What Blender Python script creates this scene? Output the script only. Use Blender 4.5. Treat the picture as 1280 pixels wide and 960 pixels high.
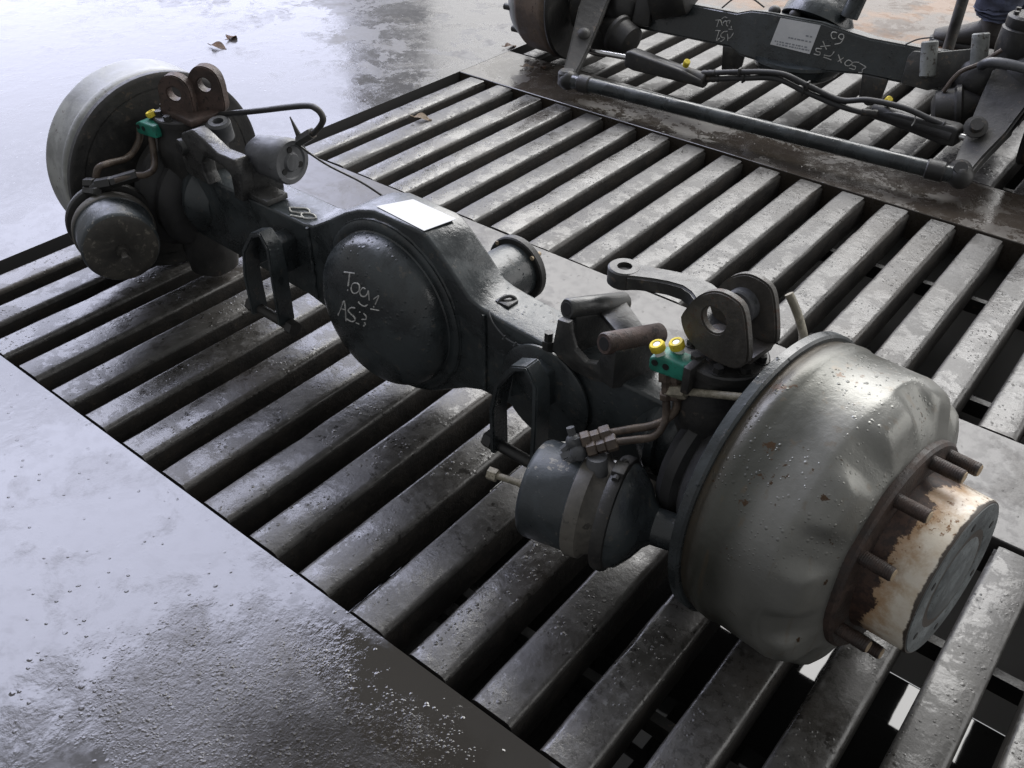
import bpy, bmesh, math, random
from mathutils import Vector, Matrix, noise as mnoise
random.seed(7)
for o in list(bpy.data.objects): bpy.data.objects.remove(o)
sc = bpy.context.scene
S = 0.13                                   # metres per grating pitch (all layout numbers below are in pitches)

# ------------------------------------------------------------------ camera
cam_d = bpy.data.cameras.new('camera'); cam = bpy.data.objects.new('camera', cam_d)
sc.collection.objects.link(cam); sc.camera = cam
cam_d.sensor_width = 36; cam_d.lens = 32.84; cam_d.clip_end = 500; cam_d.clip_start = 0.05
right = Vector((0.77966292, 0.62613316, 0.00911009)); down = Vector((0.39338659, -0.47842339, -0.78508474))
fwd = Vector((-0.48720911, 0.61568525, -0.61932137))
m = Matrix((right, -down, -fwd)).transposed().to_4x4()
m.translation = Vector((14.1766, -4.59995, 9.47985)) * S
cam.matrix_world = m

# ------------------------------------------------------------------ light: open sides of a roofed yard (daylight), dim interior, plus an added side fill
w = bpy.data.worlds.new('World'); sc.world = w; w.use_nodes = True
w.node_tree.nodes['Background'].inputs[0].default_value = (0.97, 0.98, 1.0, 1)
w.node_tree.nodes['Background'].inputs[1].default_value = 0.36
def opening_or_fill(name, az0, az1, dist, bot, top, rad, col=(0.87, 0.885, 1.0), c=(4, 6)):
    a0, a1 = math.radians(az0), math.radians(az1)
    p0 = Vector((c[0]+dist*math.cos(a0), c[1]+dist*math.sin(a0), 0)); p1 = Vector((c[0]+dist*math.cos(a1), c[1]+dist*math.sin(a1), 0))
    L = bpy.data.lights.new(name, 'AREA'); L.shape = 'RECTANGLE'
    L.size = (p1-p0).length*S; L.size_y = (top-bot)*S; L.color = col
    L.energy = rad*L.size*L.size_y*math.pi
    o = bpy.data.objects.new(name, L); sc.collection.objects.link(o)
    mid = (p0+p1)/2 + Vector((0, 0, (top+bot)/2+0.5)); o.location = mid*S
    x = (p1-p0).normalized(); z = Vector((0, 0, 1)); n = x.cross(z)
    inward = Vector((c[0], c[1], 0))-Vector((mid.x, mid.y, 0))
    if n.dot(inward) < 0: n = -n
    # area lamp shines along -Z local
    zl = -n; yl = z; xl = yl.cross(zl)
    o.rotation_euler = Matrix((xl, yl, zl)).transposed().to_euler()
    return o
# left and right are overcast sky seen through the open sides: brighter higher up, dimmer towards the buildings at the horizon
for nm, az0, az1, tiers in (('right', 75, 133.5, ((0, 22, 1.5), (22, 40, 5.2), (40, 78, 10.5))), ('side', 12, 58, ((0, 24, 1.4), (24, 44, 2.2))), ('left', 139.5, 183, ((0, 22, 3.4), (22, 40, 5.2), (40, 80, 8.0)))):  # 'side' is a weak fill lamp added to brighten drum and hub face
    for k, (b_, t_, r_) in enumerate(tiers): opening_or_fill('daylight_or_fill_%s_%d' % (nm, k), az0, az1, 62, b_, t_, r_, (1.0, .985, .97) if nm != 'left' else (.755, .785, 1.0))
sc.view_settings.view_transform = 'Standard'; sc.view_settings.look = 'None'
sc.view_settings.exposure = 0.20; sc.view_settings.gamma = 1
sc.render.engine = 'CYCLES'

# ------------------------------------------------------------------ materials
def mat(name, col=(.1, .1, .1), rough=.4, metal=0.0, spec=.5):
    M = bpy.data.materials.new(name); M.use_nodes = True
    b = M.node_tree.nodes['Principled BSDF']
    b.inputs['Base Color'].default_value = (*col, 1); b.inputs['Roughness'].default_value = rough
    b.inputs['Metallic'].default_value = metal; b.inputs['Specular IOR Level'].default_value = spec
    return M
class NT:
    def __init__(s, M): s.t = M.node_tree; s.n = s.t.nodes; s.b = s.n['Principled BSDF']
    def new(s, ty, **kw):
        n = s.n.new(ty)
        for k, v in kw.items(): setattr(n, k, v)
        return n
    def link(s, a, b): s.t.links.new(a, b)
    def put(s, sock, v):
        if hasattr(v, 'is_output'): s.link(v, sock)
        elif isinstance(v, (tuple, list)) and sock.type == 'RGBA': sock.default_value = (*v[:3], 1)
        else: sock.default_value = v
    def pos(s, obj=False):
        if obj: return s.new('ShaderNodeTexCoord').outputs['Object']
        return s.new('ShaderNodeNewGeometry').outputs['Position']
    def noise(s, vec, scale, detail=6, rough=.6, dist=0.0):
        n = s.new('ShaderNodeTexNoise'); s.link(vec, n.inputs['Vector']); n.inputs['Scale'].default_value = scale
        n.inputs['Detail'].default_value = detail; n.inputs['Roughness'].default_value = rough; n.inputs['Distortion'].default_value = dist
        return n.outputs['Fac']
    def vor(s, vec, scale, feature='F1', out='Distance', rnd=1.0):
        n = s.new('ShaderNodeTexVoronoi', feature=feature); s.link(vec, n.inputs['Vector']); n.inputs['Scale'].default_value = scale
        n.inputs['Randomness'].default_value = rnd
        return n.outputs[out]
    def ramp(s, v, lo, hi, a=0.0, b=1.0):
        n = s.new('ShaderNodeMapRange'); n.interpolation_type = 'SMOOTHSTEP'
        s.put(n.inputs['Value'], v)
        n.inputs['From Min'].default_value = lo; n.inputs['From Max'].default_value = hi
        n.inputs['To Min'].default_value = a; n.inputs['To Max'].default_value = b
        return n.outputs['Result']
    def mix(s, f, a, b):
        n = s.new('ShaderNodeMix', data_type='RGBA'); s.put(n.inputs[0], f); s.put(n.inputs[6], a); s.put(n.inputs[7], b)
        return n.outputs[2]
    def math(s, op, a, b=0.0, c=0.0):
        n = s.new('ShaderNodeMath', operation=op); s.put(n.inputs[0], a); s.put(n.inputs[1], b)
        if op == 'MULTIPLY_ADD': s.put(n.inputs[2], c)
        return n.outputs[0]
    def vdist(s, vec, p, sx=1.0, sy=1.0, rot=0.0):
        mp = s.new('ShaderNodeMapping'); mp.vector_type = 'TEXTURE'
        mp.inputs['Location'].default_value = p; mp.inputs['Rotation'].default_value = (0, 0, rot); mp.inputs['Scale'].default_value = (sx, sy, 1)
        s.link(vec, mp.inputs['Vector'])
        n = s.new('ShaderNodeVectorMath', operation='LENGTH'); s.link(mp.outputs[0], n.inputs[0])
        return n.outputs['Value']
    def bump(s, h, strength=.3, dist=.01, normal=None):
        n = s.new('ShaderNodeBump'); n.inputs['Strength'].default_value = strength; n.inputs['Distance'].default_value = dist
        s.put(n.inputs['Height'], h)
        if normal is not None: s.link(normal, n.inputs['Normal'])
        return n.outputs[0]
    def set(s, **kw):
        names = dict(col='Base Color', rough='Roughness', metal='Metallic', normal='Normal', spec='Specular IOR Level')
        for k, v in kw.items(): s.put(s.b.inputs[names[k]], v)

def cells(t, p, scale, keep, r0, r1):
    """scattered rounded bumps: a share of the voronoi cells carries one"""
    n = t.new('ShaderNodeTexVoronoi', feature='F1'); t.link(p, n.inputs['Vector']); n.inputs['Scale'].default_value = scale
    sx = t.new('ShaderNodeSeparateColor'); t.link(n.outputs['Color'], sx.inputs[0])
    d = t.ramp(n.outputs['Distance'], r0, r1, 1, 0)
    return t.math('MULTIPLY', d, t.math('GREATER_THAN', sx.outputs[0], 1-keep))
def m_concrete(name, mud=0.0, dry=0.0):
    M = mat(name); t = NT(M); p = t.pos()
    big = t.noise(p, 1.3, 4, .55, .5); mid = t.noise(p, 6.5, 5, .65, .3); fine = t.noise(p, 120, 3, .7)
    warp = t.math('MULTIPLY_ADD', t.noise(p, 9.0, 4, .7), 1.3, -.65)
    g1 = t.math('ADD', t.vdist(p, (8.7*S, -1.9*S, 0), 2.9*S, 1.6*S, .22), warp)
    grit = t.ramp(g1, .55, 1.05, 1, 0)
    sep = t.new('ShaderNodeSeparateXYZ'); t.link(p, sep.inputs[0])
    far = t.ramp(sep.outputs['Y'], 8*S, 17*S)
    base = t.mix(big, (.040, .039, .041), (.066, .065, .068))
    base = t.mix(t.ramp(mid, .53, .62, 0, .45), base, (.034, .030, .027))
    base = t.mix(t.math('MULTIPLY', grit, .75), base, (.034, .030, .026))
    drk = t.ramp(t.math('ADD', t.vdist(p, (9.9*S, -1.5*S, 0), 2.3*S, 1.15*S, .15), t.math('MULTIPLY', warp, .9)), .45, 1.05, 1, 0)
    strip = t.ramp(t.math('ADD', t.vdist(p, (9.9*S, -.50*S, 0), 2.6*S, .75*S, .05), t.math('MULTIPLY', warp, .6)), .72, .80, 1, 0)
    base = t.mix(t.math('MULTIPLY', drk, .85), base, (.017, .015, .012))
    base = t.mix(strip, base, (.024, .021, .017))
    gx = t.ramp(t.math('ADD', t.vdist(p, (3.5*S, 29*S, 0), 9*S, 7*S, 0), warp), .6, 1.2, 1, 0)
    rust = t.math('MULTIPLY', gx, t.ramp(t.noise(p, 3.6, 4, .6), .47, .60))
    base = t.mix(t.math('MULTIPLY', gx, .85), base, (.105, .082, .066))
    base = t.mix(t.math('MULTIPLY', rust, .55), base, (.20, .095, .035))
    if mud: base = t.mix(mud, base, (.036, .029, .022))
    chip = t.math('MULTIPLY', t.math('MAXIMUM', cells(t, p, 30, .30, .06, .17), cells(t, p, 70, .22, .08, .26)), t.ramp(mid, .40, .52))
    base = t.mix(t.math('MULTIPLY', chip, .85), base, (.018, .015, .012))
    r = t.math('ADD', t.ramp(mid, .52, .60, .11, .20), t.ramp(t.noise(p, 30, 4, .7), .45, .60, -.02, .06))
    r = t.math('ADD', r, t.math('MULTIPLY', grit, .12))
    r = t.math('ADD', r, t.math('MULTIPLY', far, t.ramp(big, .46, .56, .0, .10)))
    r = t.math('ADD', r, t.math('MULTIPLY', gx, .06))
    r = t.math('ADD', r, t.math('MULTIPLY', strip, -.14))
    gm = t.ramp(t.noise(p, 22, 3, .7), .40, .60)
    gs = t.math('MULTIPLY', t.math('ADD', cells(t, p, 105, .40, .05, .40), t.math('MULTIPLY', cells(t, p, 210, .65, .05, .45), .6)), t.math('MULTIPLY', grit, gm))
    h = t.math('ADD', t.math('MULTIPLY', gs, .42), t.math('MULTIPLY', chip, .15))
    h = t.math('ADD', h, t.math('MULTIPLY', fine, t.math('ADD', t.ramp(mid, .46, .64, .015, .16), t.math('MULTIPLY', grit, .25))))
    h = t.math('ADD', h, t.math('MULTIPLY', t.noise(p, 14, 2, .5), .22))
    dp = t.math('MULTIPLY', far, t.ramp(t.noise(p, 4.2, 6, .72, .3), .515, .545))
    r = t.math('ADD', r, t.math('MULTIPLY', dp, .22))
    if dry: r = t.math('ADD', r, dry)
    t.set(col=base, rough=r, normal=t.bump(h, .5, .0055), spec=t.math('ADD', t.math('MULTIPLY_ADD', gx, -.38, .62-dry), t.math('ADD', t.math('MULTIPLY', grit, -.08), t.math('MULTIPLY', drk, -.36))))
    return M
def m_steelbar(name, dark=1.0):
    M = mat(name); t = NT(M); p = t.pos()
    a = t.noise(p, 9, 5, .68, .3); b = t.noise(p, 60, 4, .72, .1); c = t.noise(p, 2.6, 3, .5)
    info = t.new('ShaderNodeObjectInfo')
    base = t.mix(t.ramp(a, .36, .66), (.042, .040, .037), (.076, .073, .069))
    base = t.mix(t.ramp(b, .54, .70, 0, .75), base, (.135, .134, .131))
    base = t.mix(t.ramp(b, .46, .34, 0, .7), base, (.018, .017, .015))
    base = t.mix(t.ramp(c, .48, .70, 0, .55), base, (.046, .036, .027))
    base = t.mix(t.math('MULTIPLY', info.outputs['Random'], .5), base, (.030, .029, .027))
    film = t.ramp(t.noise(p, 12, 6, .74, .2), .47, .53)            # wet film against drying patches
    spots = t.ramp(t.noise(p, 34, 5, .7, .1), .60, .64)
    r = t.math('ADD', t.ramp(film, 0, 1, .40, .23), t.math('MULTIPLY', b, .12))
    r = t.math('ADD', r, t.math('MULTIPLY', spots, -.16))
    r = t.math('ADD', r, t.math('MULTIPLY_ADD', info.outputs['Random'], .10, -.05))
    base = t.mix(t.math('MULTIPLY', spots, .6), base, (.012, .011, .010))
    dm = t.math('MULTIPLY', t.math('ADD', cells(t, p, 62, .35, .05, .30), cells(t, p, 125, .4, .05, .34)), t.ramp(t.noise(p, 7, 2, .5), .48, .56))
    h = t.math('ADD', t.math('MULTIPLY', dm, .55), t.math('MULTIPLY', b, .34))
    h = t.math('ADD', h, t.math('MULTIPLY', t.noise(p, 20, 3, .6), .5))
    t.set(col=base, rough=r, normal=t.bump(h, .5, .005), spec=.55)
    return M
def m_paint(name, col, col2, rough=.3, wear=.5, wearcol=(.10, .07, .05), dirt=.5, spec=.5, sc_=9.0, bump=.2, drops=False):
    M = mat(name); t = NT(M); p = t.pos()
    a = t.noise(p, sc_, 5, .68, .4); b = t.noise(p, sc_*6, 4, .72)
    base = t.mix(t.ramp(a, .36, .64), col, col2)
    # chips: patches where fine noise breaks through, more of them with wear
    chips = t.math('MULTIPLY', t.ramp(b, .66-.12*wear, .70-.12*wear), t.ramp(a, .46, .56))
    base = t.mix(t.math('MULTIPLY', chips, .85), base, wearcol)
    base = t.mix(t.ramp(a, .60, .40, 0, dirt), base, tuple(x*.45+.010 for x in col))
    r = t.math('ADD', t.ramp(a, .35, .65, rough-.09, rough+.15), t.math('MULTIPLY', b, .14))
    h = t.math('ADD', b, t.math('MULTIPLY', chips, -.5))
    if drops: h = t.math('ADD', h, t.math('MULTIPLY', t.math('MULTIPLY', cells(t, p, 95, .5, .05, .34), t.ramp(t.noise(p, 7, 2, .5), .50, .60)), 2.0))
    t.set(col=base, rough=r, normal=t.bump(h, bump, .004), spec=spec)
    return M
def m_drum():
    M = mat('drum_silver_paint'); t = NT(M); p = t.pos()
    ob = t.pos(True)
    # distance outward along the drum axis (the drum mesh keeps the axle frame as its object space)
    dt = t.new('ShaderNodeVectorMath', operation='DOT_PRODUCT'); t.link(ob, dt.inputs[0]); dt.inputs[1].default_value = tuple(An_c)
    ax = t.math('SUBTRACT', dt.outputs['Value'], An_off)
    a = t.noise(p, 7, 5, .65, .5); b = t.noise(p, 55, 4, .7, .3); c = t.noise(p, 2.6, 3, .55)
    blk = t.noise(p, 10, 1, .3)
    pale = t.ramp(t.math('ADD', ax, t.math('MULTIPLY_ADD', blk, .04, -.02)), .070, .120)
    base = t.mix(pale, t.mix(t.ramp(a, .35, .68), (.052, .053, .045), (.078, .079, .068)), t.mix(t.ramp(a, .35, .68), (.150, .150, .137), (.200, .199, .182)))
    base = t.mix(t.ramp(c, .52, .68, 0, .4), base, (.062, .058, .046))
    sp = t.math('MULTIPLY', t.ramp(b, .56, .60), t.ramp(t.noise(p, 13, 4, .7), .60, .62))
    base = t.mix(sp, base, (.050, .026, .010))
    stx = t.new('ShaderNodeVectorMath', operation='MULTIPLY'); t.link(p, stx.inputs[0]); stx.inputs[1].default_value = (60, 60, 5)
    stn = t.noise(stx.outputs[0], 1.0, 3, .6); base = t.mix(t.math('MULTIPLY', t.ramp(stn, .58, .72), .35), base, (.12, .085, .05))
    base = t.mix(t.ramp(ax, .006, .050, .6, 0), base, (.085, .062, .042))
    dm = t.math('MULTIPLY', t.math('ADD', cells(t, p, 95, .4, .05, .28), cells(t, p, 160, .5, .05, .3)), t.ramp(t.noise(p, 6.5, 2, .5), .50, .60))
    t.set(col=base, rough=t.math('ADD', t.ramp(a, .3, .7, .25, .36), t.math('MULTIPLY', b, .08)), metal=.40, normal=t.bump(t.math('ADD', t.math('MULTIPLY', b, .45), dm), .35, .004))
    return M
def m_hub():
    M = mat('hub_cream_paint'); t = NT(M); p = t.pos(True)     # object Z runs outward along the hub
    sx = t.new('ShaderNodeSeparateXYZ'); t.link(p, sx.inputs[0]); z = sx.outputs['Z']
    a = t.noise(p, 22, 6, .72, .2); b = t.noise(p, 110, 4, .7); c = t.noise(p, 9, 3, .5)
    e = t.math('ADD', z, t.math('MULTIPLY_ADD', a, -.09, .045)); e = t.math('ADD', e, t.math('MULTIPLY_ADD', c, -.05, .025))
    rustin = t.ramp(e, .026, .031, 1, 0)
    rustout = t.ramp(t.math('ADD', z, t.math('MULTIPLY_ADD', a, .02, -.01)), .0765, .079)
    base = t.mix(t.ramp(a, .42, .62), (.66, .61, .52), (.54, .46, .35))
    base = t.mix(t.ramp(e, .030, .068, .85, .05), base, (.34, .20, .095))
    base = t.mix(t.math('MULTIPLY', t.ramp(b, .58, .64), t.ramp(c, .45, .55)), base, (.17, .085, .03))
    base = t.mix(rustin, base, t.mix(t.ramp(b, .4, .6), (.022, .011, .008), (.055, .028, .018)))
    base = t.mix(rustout, base, (.050, .040, .032))
    t.set(col=base, rough=t.math('MULTIPLY_ADD', rustin, .25, .34), normal=t.bump(t.math('ADD', t.math('MULTIPLY', b, .3), t.math('MULTIPLY', rustin, -.6)), .35, .004))
    return M
def m_water():
    M = mat('pit_water', (.012, .012, .012), .03, 0, .5); t = NT(M)
    t.set(normal=t.bump(t.noise(t.pos(), 9, 2), .02, .01)); return M

An_c = Vector((math.cos(-.115)*math.cos(.048), math.sin(-.115), math.sin(.048))).normalized()
An_off = An_c.dot(Vector((12.18, 0, 1.83)))*S
CON = m_concrete('wet_concrete'); MUD = m_concrete('muddy_concrete', .92); STRIP = m_concrete('strip_concrete', .30, .20); BAR = m_steelbar('wet_steel_bar', 1.0)
SIDE = m_paint('bar_side_dark', (.014, .012, .010), (.026, .022, .018), .62, .6, (.045, .034, .024), sc_=14, bump=.6)  # bar sides and ends, darker and browner than the tops
BLK = m_paint('axle_dark_paint', (.023, .0275, .0295), (.040, .0475, .0505), .20, .50, (.075, .070, .062), dirt=.5, drops=True, bump=.24)
FACE = m_paint('hub_face_grey', (.10, .112, .115), (.15, .165, .168), .40, .7, (.016, .014, .012), sc_=24)
BLK2 = m_paint('grimy_black', (.014, .014, .014), (.030, .029, .027), .42, .55, (.07, .055, .042), bump=.3)
TOPG = m_paint('bracket_grey_black', (.026, .027, .027), (.055, .055, .052), .34, .7, (.11, .085, .065), bump=.35)
CAST = m_paint('cast_wet_grey', (.030, .030, .030), (.060, .060, .058), .20, .7, (.035, .030, .026), bump=.4)
PALE = m_paint('bracket_pale_worn', (.13, .14, .135), (.22, .23, .22), .45, .8, (.05, .04, .03), bump=.4)
RUST = m_paint('rusty_brown', (.042, .027, .022), (.075, .050, .042), .5, .7, (.022, .017, .015), bump=.6, sc_=14)
CLEV = m_paint('clevis_grey_brown', (.045, .041, .036), (.078, .071, .062), .42, .85, (.070, .036, .022), bump=.4, sc_=14)
CHAM = m_paint('chamber_slate_paint', (.024, .030, .034), (.040, .048, .053), .28, .75, (.19, .18, .155), .4)
CHAMB = m_paint('chamber_bare_casting', (.075, .070, .062), (.125, .116, .100), .5, .7, (.030, .028, .024))
CAPB = m_paint('chamber_cap_worn', (.030, .028, .024), (.052, .048, .041), .5, .8, (.13, .12, .10), sc_=14)
DRUM = m_drum(); HUB = m_hub()
DRUMF = m_paint('drum_grey_green', (.22, .225, .21), (.32, .325, .305), .42, .4, (.08, .06, .045))
DRUMR = m_paint('drum_rusty_brown', (.085, .062, .048), (.13, .095, .07), .55, .6, (.05, .03, .02), bump=.4)
STUD = m_paint('stud_rust', (.024, .015, .012), (.048, .030, .023), .45, .6, (.03, .02, .016), sc_=30, bump=.4)
STUDE = m_paint('stud_end_tan', (.36, .27, .17), (.42, .33, .22), .5, .3, (.12, .06, .03), sc_=30)
PIPE = m_paint('brake_pipe_brown', (.060, .042, .030), (.095, .072, .055), .42, .6, (.17, .13, .09), sc_=40)
PIPEL = m_paint('pipe_pale', (.22, .20, .15), (.34, .31, .24), .45, .8, (.08, .06, .04), sc_=40)
GREEN = m_paint('green_plastic', (.010, .165, .115), (.018, .22, .155), .45, .5, (.02, .05, .04), .5, sc_=30, bump=.05)
YEL = m_paint('yellow_cap', (.58, .46, .02), (.68, .54, .03), .5, .5, (.20, .15, .03), .4, sc_=40); WHT = mat('white_cap', (.75, .75, .70), .45)
LAB = m_paint('white_paper', (.50, .51, .52), (.56, .565, .57), .6, .1, (.40, .40, .39), dirt=.06, sc_=14, bump=.1); CHALK = m_paint('white_chalk', (.40, .40, .39), (.62, .62, .60), .9, .9, (.16, .16, .16), dirt=.35, spec=.1, sc_=60)
INK = mat('grey_print', (.20, .21, .23), .6)
CHROME = mat('chrome_rod', (.55, .55, .56), .18, 1.0)
DARK = mat('dark_hole', (.006, .006, .006), .7)
RUB = m_paint('rubber_black', (.020, .020, .021), (.035, .035, .036), .5, .2, (.05, .05, .05))
GREYR = m_paint('bush_grey', (.060, .063, .068), (.105, .108, .113), .38, .5, (.03, .03, .03))
PITC = mat('pit_concrete', (.035, .034, .033), .8); WATER = m_water()
LEAFM = m_paint('leaf_tan', (.24, .17, .10), (.34, .27, .19), .6, .2, (.1, .06, .03), sc_=40)
LEAFD = m_paint('leaf_brown', (.10, .055, .03), (.16, .09, .05), .6, .2, (.05, .03, .02), sc_=40)
JEAN = m_paint('denim_blue', (.038, .045, .075), (.070, .080, .12), .85, .1, (.03, .04, .07), sc_=20, bump=.4)
BOOT = m_paint('boot_leather', (.022, .021, .021), (.040, .037, .034), .5, .3, (.07, .06, .05), sc_=20)

# ------------------------------------------------------------------ geometry helpers (numbers in pitches, meshes in metres)
def link(o):
    sc.collection.objects.link(o); return o
class G:
    """collects geometry of one mesh object"""
    def __init__(s): s.bm = bmesh.new()
    def _faces(s, vs, fs):
        v = [s.bm.verts.new(Vector(p)) for p in vs]
        for f in fs:
            try: s.bm.faces.new([v[i] for i in f])
            except ValueError: pass
        return v
    def lathe(s, prof, o, axis, seg=40, lobe=None, start=0.0):
        ax = Vector(axis).normalized(); o = Vector(o)
        r0 = Vector((0, 0, 1)) if abs(ax.z) < .9 else Vector((0, 1, 0))
        u = ax.cross(r0).normalized(); v = ax.cross(u)
        rings = []; vs = []; fs = []
        for a, r in prof:
            if r < 1e-6: rings.append([len(vs)]); vs.append(o+ax*a); continue
            ids = []
            for k in range(seg):
                th = 2*math.pi*k/seg+start; rr = r; aa = a
                if lobe: aa, rr = lobe(a, r, th)
                ids.append(len(vs)); vs.append(o+ax*aa+(u*math.cos(th)+v*math.sin(th))*rr)
            rings.append(ids)
        for A, B in zip(rings, rings[1:]):
            if len(A) == 1 and len(B) == 1: continue
            for k in range(seg):
                k2 = (k+1) % seg
                if len(A) == 1: fs.append((A[0], B[k2], B[k]))
                elif len(B) == 1: fs.append((A[k], A[k2], B[0]))
                else: fs.append((A[k], A[k2], B[k2], B[k]))
        for R_, rev in ((rings[0], True), (rings[-1], False)):
            if len(R_) > 1: fs.append(tuple(reversed(R_)) if rev else tuple(R_))
        s._faces(vs, fs); return s
    def cyl(s, p0, p1, r0, r1=None, seg=20, ch=0.0):
        p0, p1 = Vector(p0), Vector(p1); d = (p1-p0); L = d.length; r1 = r0 if r1 is None else r1
        pr = [(0, r0), (L, r1)] if not ch else [(0, r0-ch), (ch, r0), (L-ch, r1), (L, r1-ch)]
        return s.lathe(pr, p0, d, seg)
    def tube(s, pts, r, seg=10, smooth=6):
        P = [Vector(p) for p in pts]
        if smooth and len(P) > 2:
            Q = [P[0]+(P[0]-P[1])]+P+[P[-1]+(P[-1]-P[-2])]; out = []
            for i in range(1, len(Q)-2):
                for k in range(smooth):
                    t = k/smooth; a, b, c, d = Q[i-1:i+3]
                    out.append(.5*((2*b)+(c-a)*t+(2*a-5*b+4*c-d)*t*t+(3*b-a-3*c+d)*t**3))
            out.append(P[-1]); P = out
        vs = []; fs = []; n = len(P); prev = None
        for i, p in enumerate(P):
            d = (P[min(i+1, n-1)]-P[max(i-1, 0)]).normalized()
            if prev is None: u = d.orthogonal().normalized()
            else: u = (prev-d*prev.dot(d)).normalized()
            prev = u; v = d.cross(u); rr = r(i/(n-1)) if callable(r) else r
            for k in range(seg):
                th = 2*math.pi*k/seg; vs.append(p+(u*math.cos(th)+v*math.sin(th))*rr)
        for i in range(n-1):
            for k in range(seg):
                k2 = (k+1) % seg; fs.append((i*seg+k, i*seg+k2, (i+1)*seg+k2, (i+1)*seg+k))
        fs.append(tuple(reversed(range(seg)))); fs.append(tuple((n-1)*seg+k for k in range(seg)))
        s._faces(vs, fs); return s
    def prism(s, poly, o, u, v, w, bevel=0.0, seg=2):
        """poly in (u,v) from origin o, extruded along w (a vector)"""
        o, u, v, w = Vector(o), Vector(u), Vector(v), Vector(w); n = len(poly)
        vs = [o+u*a+v*b for a, b in poly]+[o+u*a+v*b+w for a, b in poly]
        b2 = bmesh.new(); V = [b2.verts.new(p) for p in vs]
        b2.faces.new(list(reversed(V[:n]))); b2.faces.new(V[n:])
        for i in range(n): b2.faces.new((V[i], V[(i+1) % n], V[n+(i+1) % n], V[n+i]))
        bmesh.ops.recalc_face_normals(b2, faces=b2.faces)
        if bevel:
            es = [e for e in b2.edges if len(e.link_faces) == 2 and e.calc_face_angle() > .5]
            bmesh.ops.bevel(b2, geom=es, offset=bevel, segments=seg, affect='EDGES', profile=.5)
        s.join(b2); return s
    def box(s, c, size, u=(1, 0, 0), v=(0, 1, 0), bevel=0.0, seg=2):
        u = Vector(u).normalized(); v = Vector(v).normalized(); w = u.cross(v)
        a, b, h = [x/2 for x in size]
        return s.prism([(-a, -b), (a, -b), (a, b), (-a, b)], Vector(c)-w*h, u, v, w*2*h, bevel, seg)
    def sphere(s, c, r, sx=1, sy=1, sz=1, seg=20):
        prof = [(-math.cos(math.pi*k/10), math.sin(math.pi*k/10)) for k in range(11)]
        b2 = G(); b2.lathe([(a, max(q, 0)) for a, q in prof], (0, 0, 0), (0, 0, 1), seg)
        for vv in b2.bm.verts: vv.co = Vector((vv.co.x*sx*r, vv.co.y*sy*r, vv.co.z*sz*r))+Vector(c)
        s.join(b2.bm); return s
    def join(s, b2):
        me = bpy.data.meshes.new('tmp'); b2.to_mesh(me); b2.free(); s.bm.from_mesh(me); bpy.data.meshes.remove(me)
    def xf(s, f):
        for v in s.bm.verts: v.co = f(v.co)
        return s
    def mesh(s, name, mt, angle=38):
        bmesh.ops.recalc_face_normals(s.bm, faces=s.bm.faces)
        for v in s.bm.verts: v.co *= S
        me = bpy.data.meshes.new(name); s.bm.to_mesh(me); s.bm.free()
        me.materials.append(mt)
        me.polygons.foreach_set('use_smooth', [True]*len(me.polygons)); me.set_sharp_from_angle(angle=math.radians(angle))
        return me
    def obj(s, name, mt, parent=None, angle=38):
        o = link(bpy.data.objects.new(name, s.mesh(name, mt, angle)))
        if parent: o.parent = parent
        return o
def pieces(g, name, mt, parent, angle=38):
    """every connected piece of g becomes an object of its own"""
    bm = g.bm; seen = set(); groups = []
    for v in bm.verts:
        if v in seen: continue
        st = [v]; seen.add(v); comp = []
        while st:
            x = st.pop(); comp.append(x)
            for e in x.link_edges:
                y = e.other_vert(x)
                if y not in seen: seen.add(y); st.append(y)
        groups.append(comp)
    out = []
    for comp in groups:
        h = G(); mp = {v: h.bm.verts.new(v.co) for v in comp}; cs = set(comp)
        for f in {f for v in comp for f in v.link_faces}: h.bm.faces.new([mp[v] for v in f.verts])
        out.append(h.obj(name, mt, parent, angle))
    bm.free(); return out
def tag(o, label=None, cat=None, group=None, kind=None):
    if label: o['label'] = label
    if cat: o['category'] = cat
    if group: o['group'] = group
    if kind: o['kind'] = kind
    return o
def empty(name, loc, rz=0.0):
    o = link(bpy.data.objects.new(name, None)); o.location = Vector(loc)*S; o.rotation_euler = (0, 0, rz); o.empty_display_size = .1
    return o
def rough_edge(g, amp, freq):
    for v in g.bm.verts: v.co += Vector(mnoise.noise_vector(v.co*freq))*amp
    return g

# ------------------------------------------------------------------ setting: floor, pit, gratings, plates
X0, X1 = -3.42, 22.0
Y = dict(n0=-.06, n1=6.37, m0=8.63, m1=15.06, f0=17.32, f1=23.8)
g = G()
def quad(x0, y0, x1, y1, z=0): g._faces([(x0, y0, z), (x1, y0, z), (x1, y1, z), (x0, y1, z)], [(0, 1, 2, 3)])
BIG = 160
quad(-BIG, -BIG, X0, BIG); quad(X1, -BIG, BIG, BIG); quad(X0, -BIG, X1, Y['n0']); quad(X0, Y['f1'], X1, BIG)
tag(g.obj('floor', CON), kind='structure')
for y0, y1 in ((Y['n1'], Y['m0']), (Y['m1'], Y['f0'])):
    g = G(); g.box(((X0+X1)/2, (y0+y1)/2, -.35), (X1-X0, y1-y0, .70), bevel=.015, seg=1)
    tag(g.obj('floor_strip', STRIP if y0 < 10 else MUD), kind='structure')
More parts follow.
